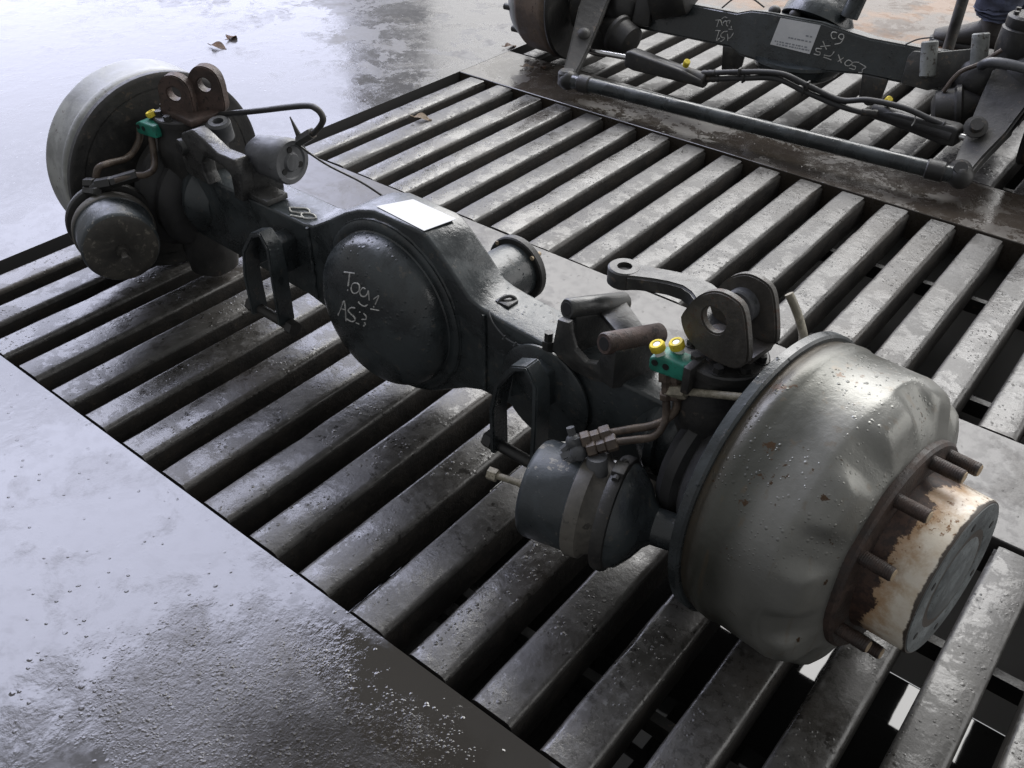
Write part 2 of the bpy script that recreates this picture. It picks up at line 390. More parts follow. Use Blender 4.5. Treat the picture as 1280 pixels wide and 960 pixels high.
# pit under the gratings
g = G(); PD = -4.2
for (xa, ya, xb, yb) in ((X0, Y['n0'], X1, Y['n0']), (X1, Y['n0'], X1, Y['f1']), (X1, Y['f1'], X0, Y['f1']), (X0, Y['f1'], X0, Y['n0'])):
    g._faces([(xa, ya, -.002), (xb, yb, -.002), (xb, yb, PD-.2), (xa, ya, PD-.2)], [(0, 1, 2, 3)])
tag(g.obj('pit_wall', PITC), kind='structure')
g = G(); quad(X0-.1, Y['n0']-.1, X1+.1, 6.9, PD); tag(g.obj('pit_water', WATER), kind='structure')
g = G(); quad(X0-.1, 6.9, X1+.1, Y['f1']+.1, PD+.02); tag(g.obj('pit_floor', PITC), kind='structure')
# bars
def bar_mesh(L, name, seed):
    """one flat bar: rounded worn top, darker brown sides, edges a little battered"""
    hw, H, rr, ns = .30, .62, .085, 14
    prof = [(-hw, -H), (-hw, -rr)]+[(-hw+rr-rr*math.cos(a), -rr+rr*math.sin(a)) for a in (math.radians(30), math.radians(60), math.radians(90))]
    prof = prof+[(-x, z) for x, z in reversed(prof)]
    b2 = bmesh.new(); rings = []; rnd = random.Random(seed)
    for j in range(ns+1):
        y = L*j/ns; rg = []
        for i, (x, z) in enumerate(prof):
            edge = 2 <= i <= 7
            e_ = .10 if j == ns and edge and i in (2, 7) else 0
            n_ = mnoise.noise(Vector((x*3, y*1.7, seed*7.3))); c_ = mnoise.noise(Vector((y*5.1, x*9, seed*3.1)))
            q = max(0, c_-.45)*.10 if edge else 0
            rg.append(b2.verts.new((x+(.010*n_-math.copysign(q+e_*.5, x))*edge, y-e_*.3, z-(q+.004*abs(n_))*edge)))
        rings.append(rg)
    n = len(prof)
    for A, B in zip(rings, rings[1:]):
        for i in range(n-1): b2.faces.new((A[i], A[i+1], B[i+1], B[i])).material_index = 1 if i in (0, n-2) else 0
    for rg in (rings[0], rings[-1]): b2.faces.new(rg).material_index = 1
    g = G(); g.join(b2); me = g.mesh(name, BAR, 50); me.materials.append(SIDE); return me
for nm, y0, y1, k1 in (('n', 0.0, Y['n1']-.09, 19), ('m', Y['m0']+.09, Y['m1']-.06, 19), ('f', Y['f0']+.1, Y['f1']-.1, 19)):
    root = tag(empty('floor_grating', (X0, y0, 0)), kind='structure')
    mes = [bar_mesh(y1-y0, 'grating_bar', k+len(nm)*11+ord(nm)) for k in range(6)]
    for i in range(-3, k1):
        o = link(bpy.data.objects.new('grating_bar', mes[(i*5+ord(nm)) % 6])); o.parent = root
        o.location = Vector((i+.285-X0+random.uniform(-.012, .012), random.uniform(-.008, .008), -.03+random.uniform(-.012, .012)))*S
        o.rotation_euler = (0, random.uniform(-.006, .006), random.uniform(-.0012, .0012))
    for f in (.24, .76):
        g = G(); g.box(((X1-X0)/2, f*(y1-y0), -.80), (X1-X0, .14, .30)); g.obj('cross_beam', BLK2, root)

# ------------------------------------------------------------------ axle in the foreground: frame (t along axle, s away from camera, h up)
R0 = 1.83; KN, KF = 11.38, .88
ax1 = empty('truck_axle', (-.606, 3.905, 0), -.026683)
tag(ax1, 'dark painted steering drive axle with silver drum and cream hub lying on the floor grating', 'axle')

def beam_profile(far_drop=True):
    top = [(.95, 2.44), (2.9, 2.46), (4.30, 2.48), (4.52, 2.52), (4.92, 2.76), (5.32, 3.02), (5.62, 3.18), (5.97, 3.29), (6.90, 3.29), (7.02, 3.25), (7.19, 3.12), (7.53, 2.82), (7.78, 2.58), (7.95, 2.53), (8.2, 2.50), (9.1, 2.45), (11.25, 2.44)]
    bot = [(11.25, 1.16), (8.5, 1.13), (7.95, 1.10), (7.65, .98), (7.35, .80), (7.0, .58), (6.7, .46), (5.8, .46), (5.45, .58), (5.0, .85), (4.6, 1.06), (4.2, 1.13), (.95, 1.16)]
    return top+bot
def top_h(t):
    T = beam_profile()[:17]
    for (a, b), (c, d) in zip(T, T[1:]):
        if a <= t <= c: return b+(d-b)*(t-a)/(c-a)
    return 2.45
g = G(); g.prism(beam_profile(), (0, -.37, 0), (1, 0, 0), (0, 0, 1), (0, .74, 0), .045, 3); beam = g.obj('beam', BLK, ax1, 30)
# welded seam along the arm, joint ring at the near end
g = G(); g.lathe([(0, .70), (.02, .73), (.05, .73), (.07, .70)], (9.15, -.40, 1.72), (0, -1, 0), 40); g.obj('arm_boss', BLK, ax1)
# raised ring + bowl cover
TC, HC, RB, DP, SB = 6.23, 1.80, 1.20, .583, -.45
ring = [(0, 1.34), (.05, 1.36), (.07, 1.33), (.08, 1.25), (.07, 1.21), (0, 1.2)]
g = G(); g.lathe(ring, (TC, -.36, HC), (0, -1, 0), 72); g.obj('banjo_ring', BLK, ax1)
g = G(); g.lathe([(.0, 1.345), (.01, 1.385), (.035, 1.375), (.04, 1.34)], (TC, -.36, HC), (0, -1, 0), 90); rough_edge(g, .012, 14); g.obj('weld_bead', BLK, ax1)
for t_ in (4.42, 8.05):
    g = G(); g.tube([(t_, -.385, 1.18), (t_+.01, -.388, 1.8), (t_, -.385, 2.46)], .030, 8, 20); rough_edge(g, .014, 15); g.obj('weld_bead', BLK, ax1)
def dome_s(t, h):
    x = min(1.0, math.hypot(t-TC, h-HC)/RB); return SB-DP*(1-x**2.6)**(1/2.6)
prof = [(.0, RB+.02), (.06, RB+.03), (.09, RB)]
for k in range(1, 22):
    x = math.cos(math.pi/2*k/21); prof.append((.09+DP*(max(0, 1-x**2.6))**(1/2.6), RB*x if k < 21 else 0))
g = G(); g.lathe(prof, (TC, SB+.09, HC), (0, -1, 0), 72); cover = g.obj('cover_bowl', BLK, ax1)
chalk = [[(5.909, 2.526), (6.026, 2.564), (6.138, 2.593)], [(6.035, 2.565), (6.033, 2.465), (6.022, 2.365)], [(6.015, 2.303), (6.014, 2.287)], [(6.092, 2.365), (6.112, 2.429), (6.181, 2.473), (6.25, 2.471), (6.257, 2.395), (6.204, 2.328), (6.133, 2.299), (6.096, 2.331), (6.092, 2.365)], [(6.377, 2.456), (6.334, 2.457), (6.285, 2.405), (6.274, 2.355), (6.313, 2.324), (6.371, 2.341), (6.419, 2.398), (6.432, 2.448), (6.448, 2.386), (6.458, 2.315)], [(6.242, 2.206), (6.295, 2.18), (6.37, 2.186), (6.424, 2.232)], [(6.535, 2.359), (6.622, 2.44), (6.602, 2.372), (6.572, 2.292)], [(6.545, 2.253), (6.544, 2.237)], [(6.487, 2.189), (6.565, 2.207), (6.642, 2.221)], [(5.729, 1.744), (5.833, 1.92), (5.922, 2.081), (5.937, 1.968), (5.92, 1.739)], [(5.822, 1.908), (5.941, 1.938)], [(6.162, 2.068), (6.078, 2.038), (6.003, 1.96), (6.049, 1.923), (6.127, 1.901), (6.137, 1.853), (6.063, 1.793), (5.944, 1.784)], [(6.34, 2.057), (6.391, 2.029), (6.378, 1.973), (6.29, 1.934)], [(6.34, 1.905), (6.361, 1.882), (6.316, 1.83)], [(6.156, 1.816), (6.22, 1.819)], [(6.25, 2.038), (6.27, 2.05)]]
g = G()
for i_, st in enumerate(chalk): g.tube([(t, dome_s(t, h)-.003, h) for t, h in st], lambda q, i_=i_: .0105+.005*mnoise.noise(Vector((q*6, i_*3.7, 1.3))), 5, 4)
g.obj('chalk_writing', CHALK, cover)
# top label and chalk number on the beam top
g = G()
lp = [(5.86, -.30), (6.16, .26), (7.02, .24), (6.86, -.36)]
lp = [(5.93, -.27), (6.17, .22), (7.03, .20), (6.93, -.33)]
g.prism(lp, (0, 0, 3.2945), (1, 0, 0), (0, 1, 0), (0, 0, .006)); tag(g.obj('label', LAB, ax1), label='blank white paper label')
g = G()
for st in ([(3.74, -.17), (3.98, -.02), (4.12, -.10), (3.88, -.24), (3.74, -.17)], [(4.06, -.14), (4.2, -.08), (4.34, -.14), (4.2, -.25), (4.06, -.2), (4.06, -.14)], [(3.95, -.33), (4.15, -.26)]):
    g.tube([(t, s_, top_h(t)+.012) for t, s_ in st], .014, 5, 3)
g.obj('chalk_number', CHALK, beam)
# pinion housing and flange on the far side
g = G(); g.lathe([(0, .62), (.5, .50), (.9, .45), (1.28, .44)], (6.95, .3, 1.83), (0, 1, 0), 40); ph = g.obj('pinion_housing', BLK, ax1)
g = G(); g.lathe([(0, .40), (0, .52), (.02, .54), (.12, .54), (.14, .52), (.14, .42), (.30, .30), (.30, 0)], (6.95, 1.56, 1.83), (0, 1, 0), 40)
fl = g.obj('pinion_flange', BLK2, ph)
g = G(); g.cyl((7.30, 1.54, 2.18), (7.30, 1.74, 2.18), .035, seg=8); g.cyl((6.6, 1.54, 2.18), (6.6, 1.74, 2.18), .035, seg=8); pieces(g, 'flange_bolt', STUDE, fl)
# clip, wire
g = G(); g.tube([(8.06, -.12, 2.50), (8.07, -.04, 2.56), (8.13, .05, 2.58), (8.19, .10, 2.54), (8.21, .07, 2.50)], .024, 8); g.box((8.12, .0, 2.52), (.24, .22, .04), bevel=.012); g.obj('wire_clip', TOPG, ax1)
g = G(); wp = [(8.12, -.36, 2.55), (8.17, -.40, 2.50), (8.25, -.41, 2.41), (8.45, -.42, 2.30), (8.64, -.42, 2.28), (8.79, -.41, 2.31), (8.99, -.40, 2.31), (9.22, -.40, 2.21)]
g.tube(wp, .011, 6)
for q in wp[3:6]: g.tube([Vector(q)+Vector((-.03, -.02, -.04)), q, Vector(q)+Vector((.02, -.03, .05))], .012, 5, 0)
g.obj('sensor_wire', GREYR, ax1)

# spring seats: bent strap loops standing on the grating in front of the beam
def strap_loop(t0, t1, hb, side):
    """inverted U strap, open towards the camera"""
    n = 14; W_ = t1-t0; pts = []
    outer = [(t0+.02, hb), (t0, hb+.75), (t0+.10, hb+1.25), (t0+.42*W_, hb+1.62), (t0+.72*W_, hb+1.72), (t1-.03, hb+1.50), (t1, hb+1.05), (t1-.02, hb+.1)]
    if side < 0: pass
    th = .085; inner = []
    for i, (a, b) in enumerate(outer):
        pa = outer[max(i-1, 0)]; pb = outer[min(i+1, len(outer)-1)]
        d = Vector((pb[0]-pa[0], pb[1]-pa[1])).normalized(); inner.append((a+d.y*th, b-d.x*th))
    g = G()
    for i in range(len(outer)-1):
        pass
    poly = outer+list(reversed(inner))
    b2 = bmesh.new(); n = len(outer); V = {}
    for k, s_ in enumerate((-.70, -1.0)):
        for j, ring_ in enumerate((outer, inner)):
            for i, (a, b) in enumerate(ring_):
                sl = s_ if k == 0 else s_+.10*max(0, (b-hb-1.2))
                V[k, j, i] = b2.verts.new((a, sl, b))
    for i in range(n-1):
        for k, j in (((0, 0), (1, 0)), ((1, 0), (1, 1)), ((1, 1), (0, 1)), ((0, 1), (0, 0))):
            b2.faces.new((V[k[0], k[1], i], V[k[0], k[1], i+1], V[j[0], j[1], i+1], V[j[0], j[1], i]))
    for i in (0, n-1): b2.faces.new((V[0, 0, i], V[1, 0, i], V[1, 1, i], V[0, 1, i]))
    bmesh.ops.recalc_face_normals(b2, faces=b2.faces)
    es = [e for e in b2.edges if e.calc_face_angle(0) > .7]
    bmesh.ops.bevel(b2, geom=es, offset=.018, segments=2, affect='EDGES')
    g.join(b2); return g
def spring_seat(t0, t1, hb):
    o = strap_loop(t0, t1, hb, 1).obj('spring_bracket', BLK, ax1, 50)
    g = G(); g.prism([(t0+.16, hb+.9), (t0+.22, hb+1.36), (t0+.45, hb+1.52), (t1-.14, hb+1.44), (t1-.12, hb+.9), (t0+.45, hb+1.1)], (0, -.76, 0), (1, 0, 0), (0, 0, 1), (0, .42, 0), .03); g.obj('bracket_gusset', BLK, o)
    g = G(); g.cyl((t0-.10, -.85, hb+.06), (t1+.12, -.85, hb+.06), .085, seg=16, ch=.01); g.cyl((t0-.17, -.85, hb+.06), (t0-.02, -.85, hb+.06), .13, seg=6); g.cyl((t1+.02, -.85, hb+.06), (t1+.16, -.85, hb+.06), .13, seg=6)
    g.obj('bracket_bolt', BLK2, o)
spring_seat(8.66, 9.47, .78); spring_seat(3.36, 4.20, .72)

# suspension bracket (near): two cross tubes on a casting
def U(a): return Vector(a)
def susp_near():
    br = G()
    front = [(9.26, 2.50), (9.33, 3.00), (9.50, 3.02), (9.52, 2.86), (9.60, 2.66), (9.78, 2.56), (9.95, 2.62), (10.02, 2.82), (10.06, 2.98), (10.22, 2.95), (10.22, 2.46), (9.95, 2.34), (9.62, 2.34), (9.36, 2.44)]
    br.prism(front, (0, -.46, 0), (1, 0, 0), (0, 0, 1), (0, .10, 0), .015)
    br.prism([(9.32, 2.46), (9.36, 2.92), (9.46, 2.92), (9.50, 2.46)], (0, -.30, 0), (1, 0, 0), (0, 0, 1), (.12, .62, -.06), .015)
    br.prism([(10.08, 2.46), (10.08, 2.92), (10.26, 2.90), (10.28, 2.46)], (0, -.40, 0), (1, 0, 0), (0, 0, 1), (.10, .62, -.06), .015)
    br.prism([(0, 0), (.66, -.34), (.74, .0), (.1, .42)], (9.58, .10, 2.86), (1, 0, 0), (0, 1, 0), (0, 0, .07), .012)
    for a, b in (((9.36, -.24, 3.02), (9.60, .56, 2.82)), ((10.13, -.50, 3.02), (10.33, .28, 2.82))):
        a, b = U(a), U(b); d = (b-a); n_ = Vector((-d.y, d.x, 0)).normalized()*.13
        br.prism([(0, 0), (1, 0), (1, 1), (0, 1)], a-n_-Vector((0, 0, .60)), d, Vector((0, 0, .58)), n_*2, .03)
    o = br.obj('suspension_bracket', TOPG, ax1)
    for a, b in (((9.33, -.28, 3.06), (9.60, .62, 2.84)), ((10.10, -.56, 3.05), (10.34, .32, 2.84))):
        d = (U(b)-U(a)).normalized(); g = G()
        g.lathe([(0, .085), (0, .122), (.02, .137), ((U(b)-U(a)).length-.02, .137), ((U(b)-U(a)).length, .122), ((U(b)-U(a)).length, 0)], a, d, 24)
        t_ = g.obj('pivot_tube', RUST if a[0] > 10 else TOPG, o)
        g = G(); g.lathe([(-.004, 0), (-.004, .082), (.0, .085), (.03, .085)], a, d, 20); g.obj('tube_bore', DARK, t_)
    g = G(); g.cyl((9.16, -.40, 2.56), (9.16, -.40, 2.70), .06, seg=6); g.cyl((9.16, -.40, 2.45), (9.16, -.40, 2.58), .085, seg=6); g.obj('bracket_bolt', BLK2, o)
susp_near()
def susp_far():
    br = G()
    front = [(1.44, 2.46), (1.40, 2.90), (1.54, 3.20), (1.88, 3.36), (2.15, 3.28), (2.5, 3.14), (2.95, 3.16), (3.02, 2.95), (2.98, 2.44), (2.76, 2.44), (2.76, 2.84), (2.64, 2.92), (2.38, 2.96), (2.1, 2.95), (1.98, 2.82), (1.98, 2.62), (2.08, 2.44)]
    br.prism(front, (0, -.50, 0), (1, 0, 0), (0, 0, 1), (0, .26, 0), .03, 3)
    br.prism([(2.70, 2.44), (2.74, 3.02), (2.95, 3.04), (2.98, 2.44)], (0, -.34, 0), (1, 0, 0), (0, 0, 1), (.1, .60, 0), .02)
    br.prism([(1.42, 2.44), (1.46, 3.05), (1.66, 3.10), (1.66, 2.44)], (0, -.34, 0), (1, 0, 0), (0, 0, 1), (.1, .55, 0), .02)
    br.box((3.16, -.18, 2.53), (.62, .42, .10), bevel=.02)
    br.prism([(0, 0), (.9, 0), (.9, .1), (0, .1)], (1.66, -.34, 2.98), (1, 0, 0), (0, 0, 1), (0, .12, 0), .02)
    o = br.obj('suspension_bracket', CAST, ax1)
    g = G(); g.lathe([(0, .07), (0, .125), (.02, .14), (.95, .14), (.95, 0)], (1.50, -.56, 2.96), (.12, 1, -.05), 22); t_ = g.obj('pivot_tube', TOPG, o)
    g = G(); g.lathe([(-.004, 0), (-.004, .075), (.03, .08)], (1.50, -.56, 2.96), (.12, 1, -.05), 18); g.obj('tube_bore', DARK, t_)
    c = Vector((3.22, .12, 3.06)); d = Vector((.97, .10, .05)).normalized()
    g = G(); g.lathe([(-.55, .20), (-.40, .30), (-.05, .34), (.10, .34), (.12, .36), (.30, .36), (.33, .34), (.33, .27), (.30, .25), (.30, .16), (.34, .13), (.34, 0)], c, d, 36)
    b = g.obj('rubber_bush', GREYR, o)
    uu = d.cross(Vector((0, 0, 1))).normalized(); vv = uu.cross(d); g = G()
    for k in range(3):
        th = math.pi/2+k*2*math.pi/3; p = c+d*.302+(uu*math.cos(th)+vv*math.sin(th))*.20; g.lathe([(0, .05), (.012, .05), (.012, 0)], p, d, 12)
    pieces(g, 'bush_hole', DARK, b)
susp_far()

# steering knuckles
def knuckle(K, out):
    """K kingpin position along the axle, out = +1 near / -1 far (towards the drum)"""
    g = G(); g.lathe([(0, .30), (.10, .44), (.55, .50), (.9, .44), (1.45, .40), (2.0, .46), (2.35, .52), (2.62, .50), (2.78, .46), (2.95, .46)], (K, -.02, .16), (0, 0, 1), 40)
    g.lathe([(0, .62), (.3, .74), (.55, .82), (.66, .82)], (K+.06*out, 0, R0), (out, -.115*1, .03), 40)
    kn = g.obj('steering_knuckle', BLK2, ax1)
    g = G(); g.sphere((K-.38*out, -.02, R0), .66, .72, .80, 1.0); g.lathe([(0, .40), (.25, .62), (.32, .66), (.42, .64)], (K-.85*out, 0, R0), (out, 0, 0), 40)
    g.obj('axle_yoke', BLK, ax1)
    g = G()
    g.lathe([(0, .58), (.10, .80), (.22, .88), (.34, .86), (.40, .78), (.46, .86), (.60, .98), (.74, .98), (.80, .90)], (K-.22*out, -.02, R0-.18), (out, -.1, 0), 48)
    g.obj('joint_boot', RUB, kn)
    g = G(); g.lathe([(0, .46), (.02, .50), (.12, .50), (.14, .48), (.14, 0)], (K, 0, 3.09), (0, 0, 1), 40); cap = g.obj('kingpin_cap', BLK2, kn)
    for k in range(8):
        th = k*math.pi/4+.3; p = Vector((K+.40*math.cos(th), .40*math.sin(th), 3.22))
        g = G(); g.cyl(p, p+Vector((0, 0, .09)), .062, seg=6); g.lathe([(0, .085), (.02, .085)], p, (0, 0, 1), 12); g.obj('cap_bolt', BLK2, cap)
    return kn
kn_n = knuckle(KN, 1); kn_f = knuckle(KF, -1)

def hole_plate(outline, o, u, v, w, hc, hr, bevel=.02):
    """plate with a round hole: outline in (u,v), bridged to the hole"""
    o, u, v, w = Vector(o), Vector(u).normalized(), Vector(v).normalized(), Vector(w)
    n = 48; b2 = bmesh.new()
    def ray(th):
        d = Vector((math.cos(th), math.sin(th))); best = 9
        c = Vector(hc)
        for i in range(len(outline)):
            a = Vector(outline[i]); b = Vector(outline[(i+1) % len(outline)]); e = b-a
            den = d.x*e.y-d.y*e.x
            if abs(den) < 1e-9: continue
            q = a-c; t = (q.x*e.y-q.y*e.x)/den; s_ = (q.x*d.y-q.y*d.x)/den
            if t > 0 and -1e-6 <= s_ <= 1+1e-6: best = min(best, t)
        return c+d*best
    V = {}
    for i in range(n):
        th = 2*math.pi*i/n; po = ray(th); pi = Vector(hc)+Vector((math.cos(th), math.sin(th)))*hr
        for k, ww in enumerate((Vector((0, 0, 0)), w)):
            V[0, k, i] = b2.verts.new(o+u*po.x+v*po.y+ww); V[1, k, i] = b2.verts.new(o+u*pi.x+v*pi.y+ww)
    for i in range(n):
        j = (i+1) % n
        b2.faces.new((V[0, 0, i], V[0, 0, j], V[1, 0, j], V[1, 0, i])); b2.faces.new((V[0, 1, i], V[1, 1, i], V[1, 1, j], V[0, 1, j]))
        b2.faces.new((V[0, 0, i], V[0, 1, i], V[0, 1, j], V[0, 0, j])); b2.faces.new((V[1, 0, i], V[1, 0, j], V[1, 1, j], V[1, 1, i]))
    bmesh.ops.recalc_face_normals(b2, faces=b2.faces)
    es = [e for e in b2.edges if e.calc_face_angle(0) > 1.0]
    bmesh.ops.bevel(b2, geom=es, offset=bevel, segments=2, affect='EDGES')
    return b2
def smooth_poly(P, k=5):
    out = []; n = len(P)
    for i in range(n):
        a, b, c, d = [Vector(P[(i+j) % n]) for j in (-1, 0, 1, 2)]
        for q in range(k):
            t = q/k; out.append(tuple(.5*((2*b)+(c-a)*t+(2*a-5*b+4*c-d)*t*t+(3*b-a-3*c+d)*t**3)))
    return out
# near clevis: folded U plate with big hole
cu = Vector((math.cos(-.115), math.sin(-.115), 0)); cv = Vector((0, 0, 1)); cw = Vector((-cu.y, cu.x, 0))
fp = [(-.46, .28), (-.43, .42), (-.27, .70), (-.05, .86), (.20, .86), (.33, .74), (.46, .30), (.44, .16), (.28, .02), (-.10, .0), (-.34, .10)]
def clevis(K, parent, mt, s0, gap, sc_=1.0, flip=1):
    g = G(); o = Vector((K, 0, 3.30))+cw*s0
    P = smooth_poly([(a*sc_*flip, b*sc_) for a, b in fp], 4)
    g.join(hole_plate(P, o, cu, cv, cw*.11, (-.03*flip, .50*sc_), .155*sc_))
    c = g.obj('kingpin_clevis', mt, parent)
    g = G(); g.join(hole_plate(P, o+cw*gap, cu, cv, cw*.10, (-.03*flip, .50*sc_), .155*sc_)); g.obj('clevis_plate', mt, c)
    g = G(); g.prism([(-.30*sc_, .0), (.44*sc_, .10), (.47*sc_, .22), (.36*sc_, .16), (-.30*sc_, .12)] if flip > 0 else [(-.44*sc_, .10), (.30*sc_, .0), (.30*sc_, .12), (-.36*sc_, .16), (-.47*sc_, .22)], o+cw*.11, cu, cv, cw*(gap-.11), .02); g.obj('clevis_web', mt, c)
    return c
cl = clevis(KN, kn_n, CLEV, -.32, .52)
g = G(); g.cyl(Vector((KN, 0, 3.80))+cw*.08, Vector((KN, 0, 3.80))+cw*.24, .20, seg=24, ch=.02); g.obj('pivot_bush', GREYR, cl)
# steering arm
arm = [(9.70, .50, 3.32), (9.86, .545, 3.34), (10.04, .59, 3.36), (10.24, .63, 3.38), (10.46, .64, 3.40), (10.66, .60, 3.40), (10.86, .50, 3.38), (11.06, .34, 3.34), (11.25, .15, 3.27)]
Wd = [.19, .165, .155, .155, .165, .185, .21, .25, .30]; Th = [.22, .20, .20, .20, .21, .22, .24, .25, .26]
g = G(); b2 = bmesh.new(); rings = []; C = [Vector(a) for a in arm]; nA = len(C)
for i, c in enumerate(C):
    d = (C[min(i+1, nA-1)]-C[max(i-1, 0)]).normalized(); n_ = Vector((-d.y, d.x, 0)).normalized()
    rings.append([b2.verts.new(c+n_*Wd[i]*a+Vector((0, 0, Th[i]*b/2))) for a, b in ((-1, -1), (1, -1), (1, 1), (-1, 1))])
for A, B in zip(rings, rings[1:]):
    for k in range(4): b2.faces.new((A[k], A[(k+1) % 4], B[(k+1) % 4], B[k]))
b2.faces.new(rings[0][::-1]); b2.faces.new(rings[-1]); bmesh.ops.recalc_face_normals(b2, faces=b2.faces)
bmesh.ops.bevel(b2, geom=[e for e in b2.edges if e.calc_face_angle(0) > .8], offset=.03, segments=3, affect='EDGES')
g.join(b2)
g.lathe([(0, .17), (.0, .19), (.02, .21), (.22, .21), (.24, .19), (.24, .095), (.10, .09), (.10, 0)], (9.62, .50, 3.20), (0, 0, 1), 28)
sa = g.obj('steering_arm', TOPG, kn_n)
g = G(); g.lathe([(0, .10), (.004, .10), (.004, 0)], (9.62, .50, 3.385), (0, 0, 1), 24); g.obj('ball_joint_hole', DARK, sa)
g = G(); g.tube([(11.72, .6, 3.87), (11.82, .6, 3.74), (11.93, .6, 3.56), (12.02, .55, 3.40), (12.04, .40, 3.2)], .05, 10); g.obj('brake_line', PIPEL, kn_n)

# drums
def drum_lobes(a, r, th):
    if a > .95 and r > 1.2:
        q = .5+.5*math.cos(10*(th-math.radians(98))); q = max(0, min(1, (q-.06)/.62)); q = q*q*(3-2*q)
        k = .10*q*math.exp(-((a-1.33)/.145)**2)
        return a+k*.75, r+k*.75
    return a, r
def drum(C, axis, mt, rim_mt, back_mt, name='brake_drum', lobes=True):
    prof = [(.60, 1.56), (.12, 1.63), (.10, 1.66), (.10, 1.74), (.12, 1.76), (.20, 1.76), (.24, 1.79), (.36, 1.80), (.40, 1.785), (.46, 1.775), (.80, 1.775), (.95, 1.775), (1.05, 1.775), (1.10, 1.773), (1.13, 1.765), (1.16, 1.747), (1.20, 1.715), (1.24, 1.680), (1.29, 1.633), (1.335, 1.588), (1.38, 1.538), (1.42, 1.492), (1.46, 1.442), (1.495, 1.390), (1.525, 1.34), (1.55, 1.29), (1.575, 1.235), (1.59, .9)]
    g = G(); g.lathe(prof, C, axis, 200, drum_lobes if lobes else None); d = g.obj(name, mt, ax1, 40)
    ax = Vector(axis).normalized()
    g = G(); g.lathe([(-.02, 1.745), (-.02, 1.80), (.0, 1.83), (.10, 1.83), (.125, 1.80), (.125, 1.745)], C, axis, 96); g.obj('drum_rim', rim_mt, d)
    g = G(); g.lathe([(.03, 0), (.03, 1.50), (-.02, 1.56), (-.02, 1.585), (.06, 1.60), (.10, 1.60), (.10, 0)], Vector(C), axis, 72); bp = g.obj('backing_plate', back_mt, d)
    return d, bp
An = Vector((math.cos(-.115)*math.cos(.048), math.sin(-.115), math.sin(.048))).normalized()
Cn = Vector((12.18, 0, R0))
dn, bpn = drum(Cn, An, DRUM, BLK, BLK2)
Af = Vector((-math.cos(-.098), -math.sin(-.098), 0)); Cf = Vector((0, 0, R0))
df, bpf = drum(Cf, Af, DRUMF, BLK2, BLK2, lobes=False)
uf = Af.cross(Vector((0, 0, 1))).normalized(); vf = Vector((0, 0, 1)); g = G()
for a, b in ((-1.10, .95), (1.25, -.55), (-1.35, -.2)): g.lathe([(0, .10), (.01, .10), (.01, 0)], Cf-Af*(-.012)+uf*a+vf*b, -Af, 18)
pieces(g, 'inspection_hole', DARK, bpf)
# near rim dirt clip segments
un = An.cross(Vector((0, 0, 1))).normalized(); vn = un.cross(An).normalized()
def nd(a, r, deg):
    th = math.radians(deg); e1 = -un; return Cn+An*a+(e1*math.cos(th)+vn*math.sin(th))*r
# hub flange, hub, studs
g = G(); g.lathe([(1.54, .8), (1.54, 1.24), (1.56, 1.26), (1.63, 1.26), (1.66, 1.23), (1.68, 1.0), (1.68, .8)], Cn, An, 72); hf = g.obj('hub_flange', STUD, dn)
hubo = link(bpy.data.objects.new('wheel_hub', None))
bpy.data.objects.remove(hubo)
g = G(); g.lathe([(-.02, .96), (.05, .955), (.12, .93), (.55, .915), (.61, .915), (.630, .905), (.632, .88), (.632, .0)], (0, 0, 0), (0, 0, 1), 72)
hub = g.obj('wheel_hub', HUB, dn)
hub.matrix_local = Matrix.Translation((Cn+An*1.64)*S) @ An.to_track_quat('Z', 'Y').to_matrix().to_4x4()
g = G(); g.lathe([(.625, .895), (.640, .885), (.645, .84), (.640, .60), (.615, .56), (.615, .52), (.645, .48), (.650, .2), (.650, 0)], (0, 0, 0), (0, 0, 1), 72); hface = g.obj('hub_face', FACE, hub)
for k in range(6):
    th = k*math.pi/3+.5; g = G(); g.lathe([(0, .045), (.008, .045), (.010, .03), (.010, 0)], (.73*math.cos(th), .73*math.sin(th), .640), (0, 0, 1), 6); g.obj('hub_screw', BLK2, hface)
for deg in (55, 80, 115, 149, 203, 240, 276, 312):
    a = nd(1.60, 1.12, deg); b = nd(2.00, 1.12, deg); g = G()
    L_ = (b-a).length; pr = [(0, .092), (.05, .092), (.05, .078)]
    k = .06
    while k < L_-.05: pr += [(k+.007, .077), (k+.012, .074), (k+.017, .077)]; k += .024
    pr += [(L_-.015, .076), (L_, .066)]
    g.lathe(pr, a, An, 16); st = g.obj('wheel_stud', STUD, dn, 60)
    g = G(); g.lathe([(L_-.001, .066), (L_+.006, .062), (L_+.006, 0)], a, An, 14); g.obj('stud_end', STUDE, st)

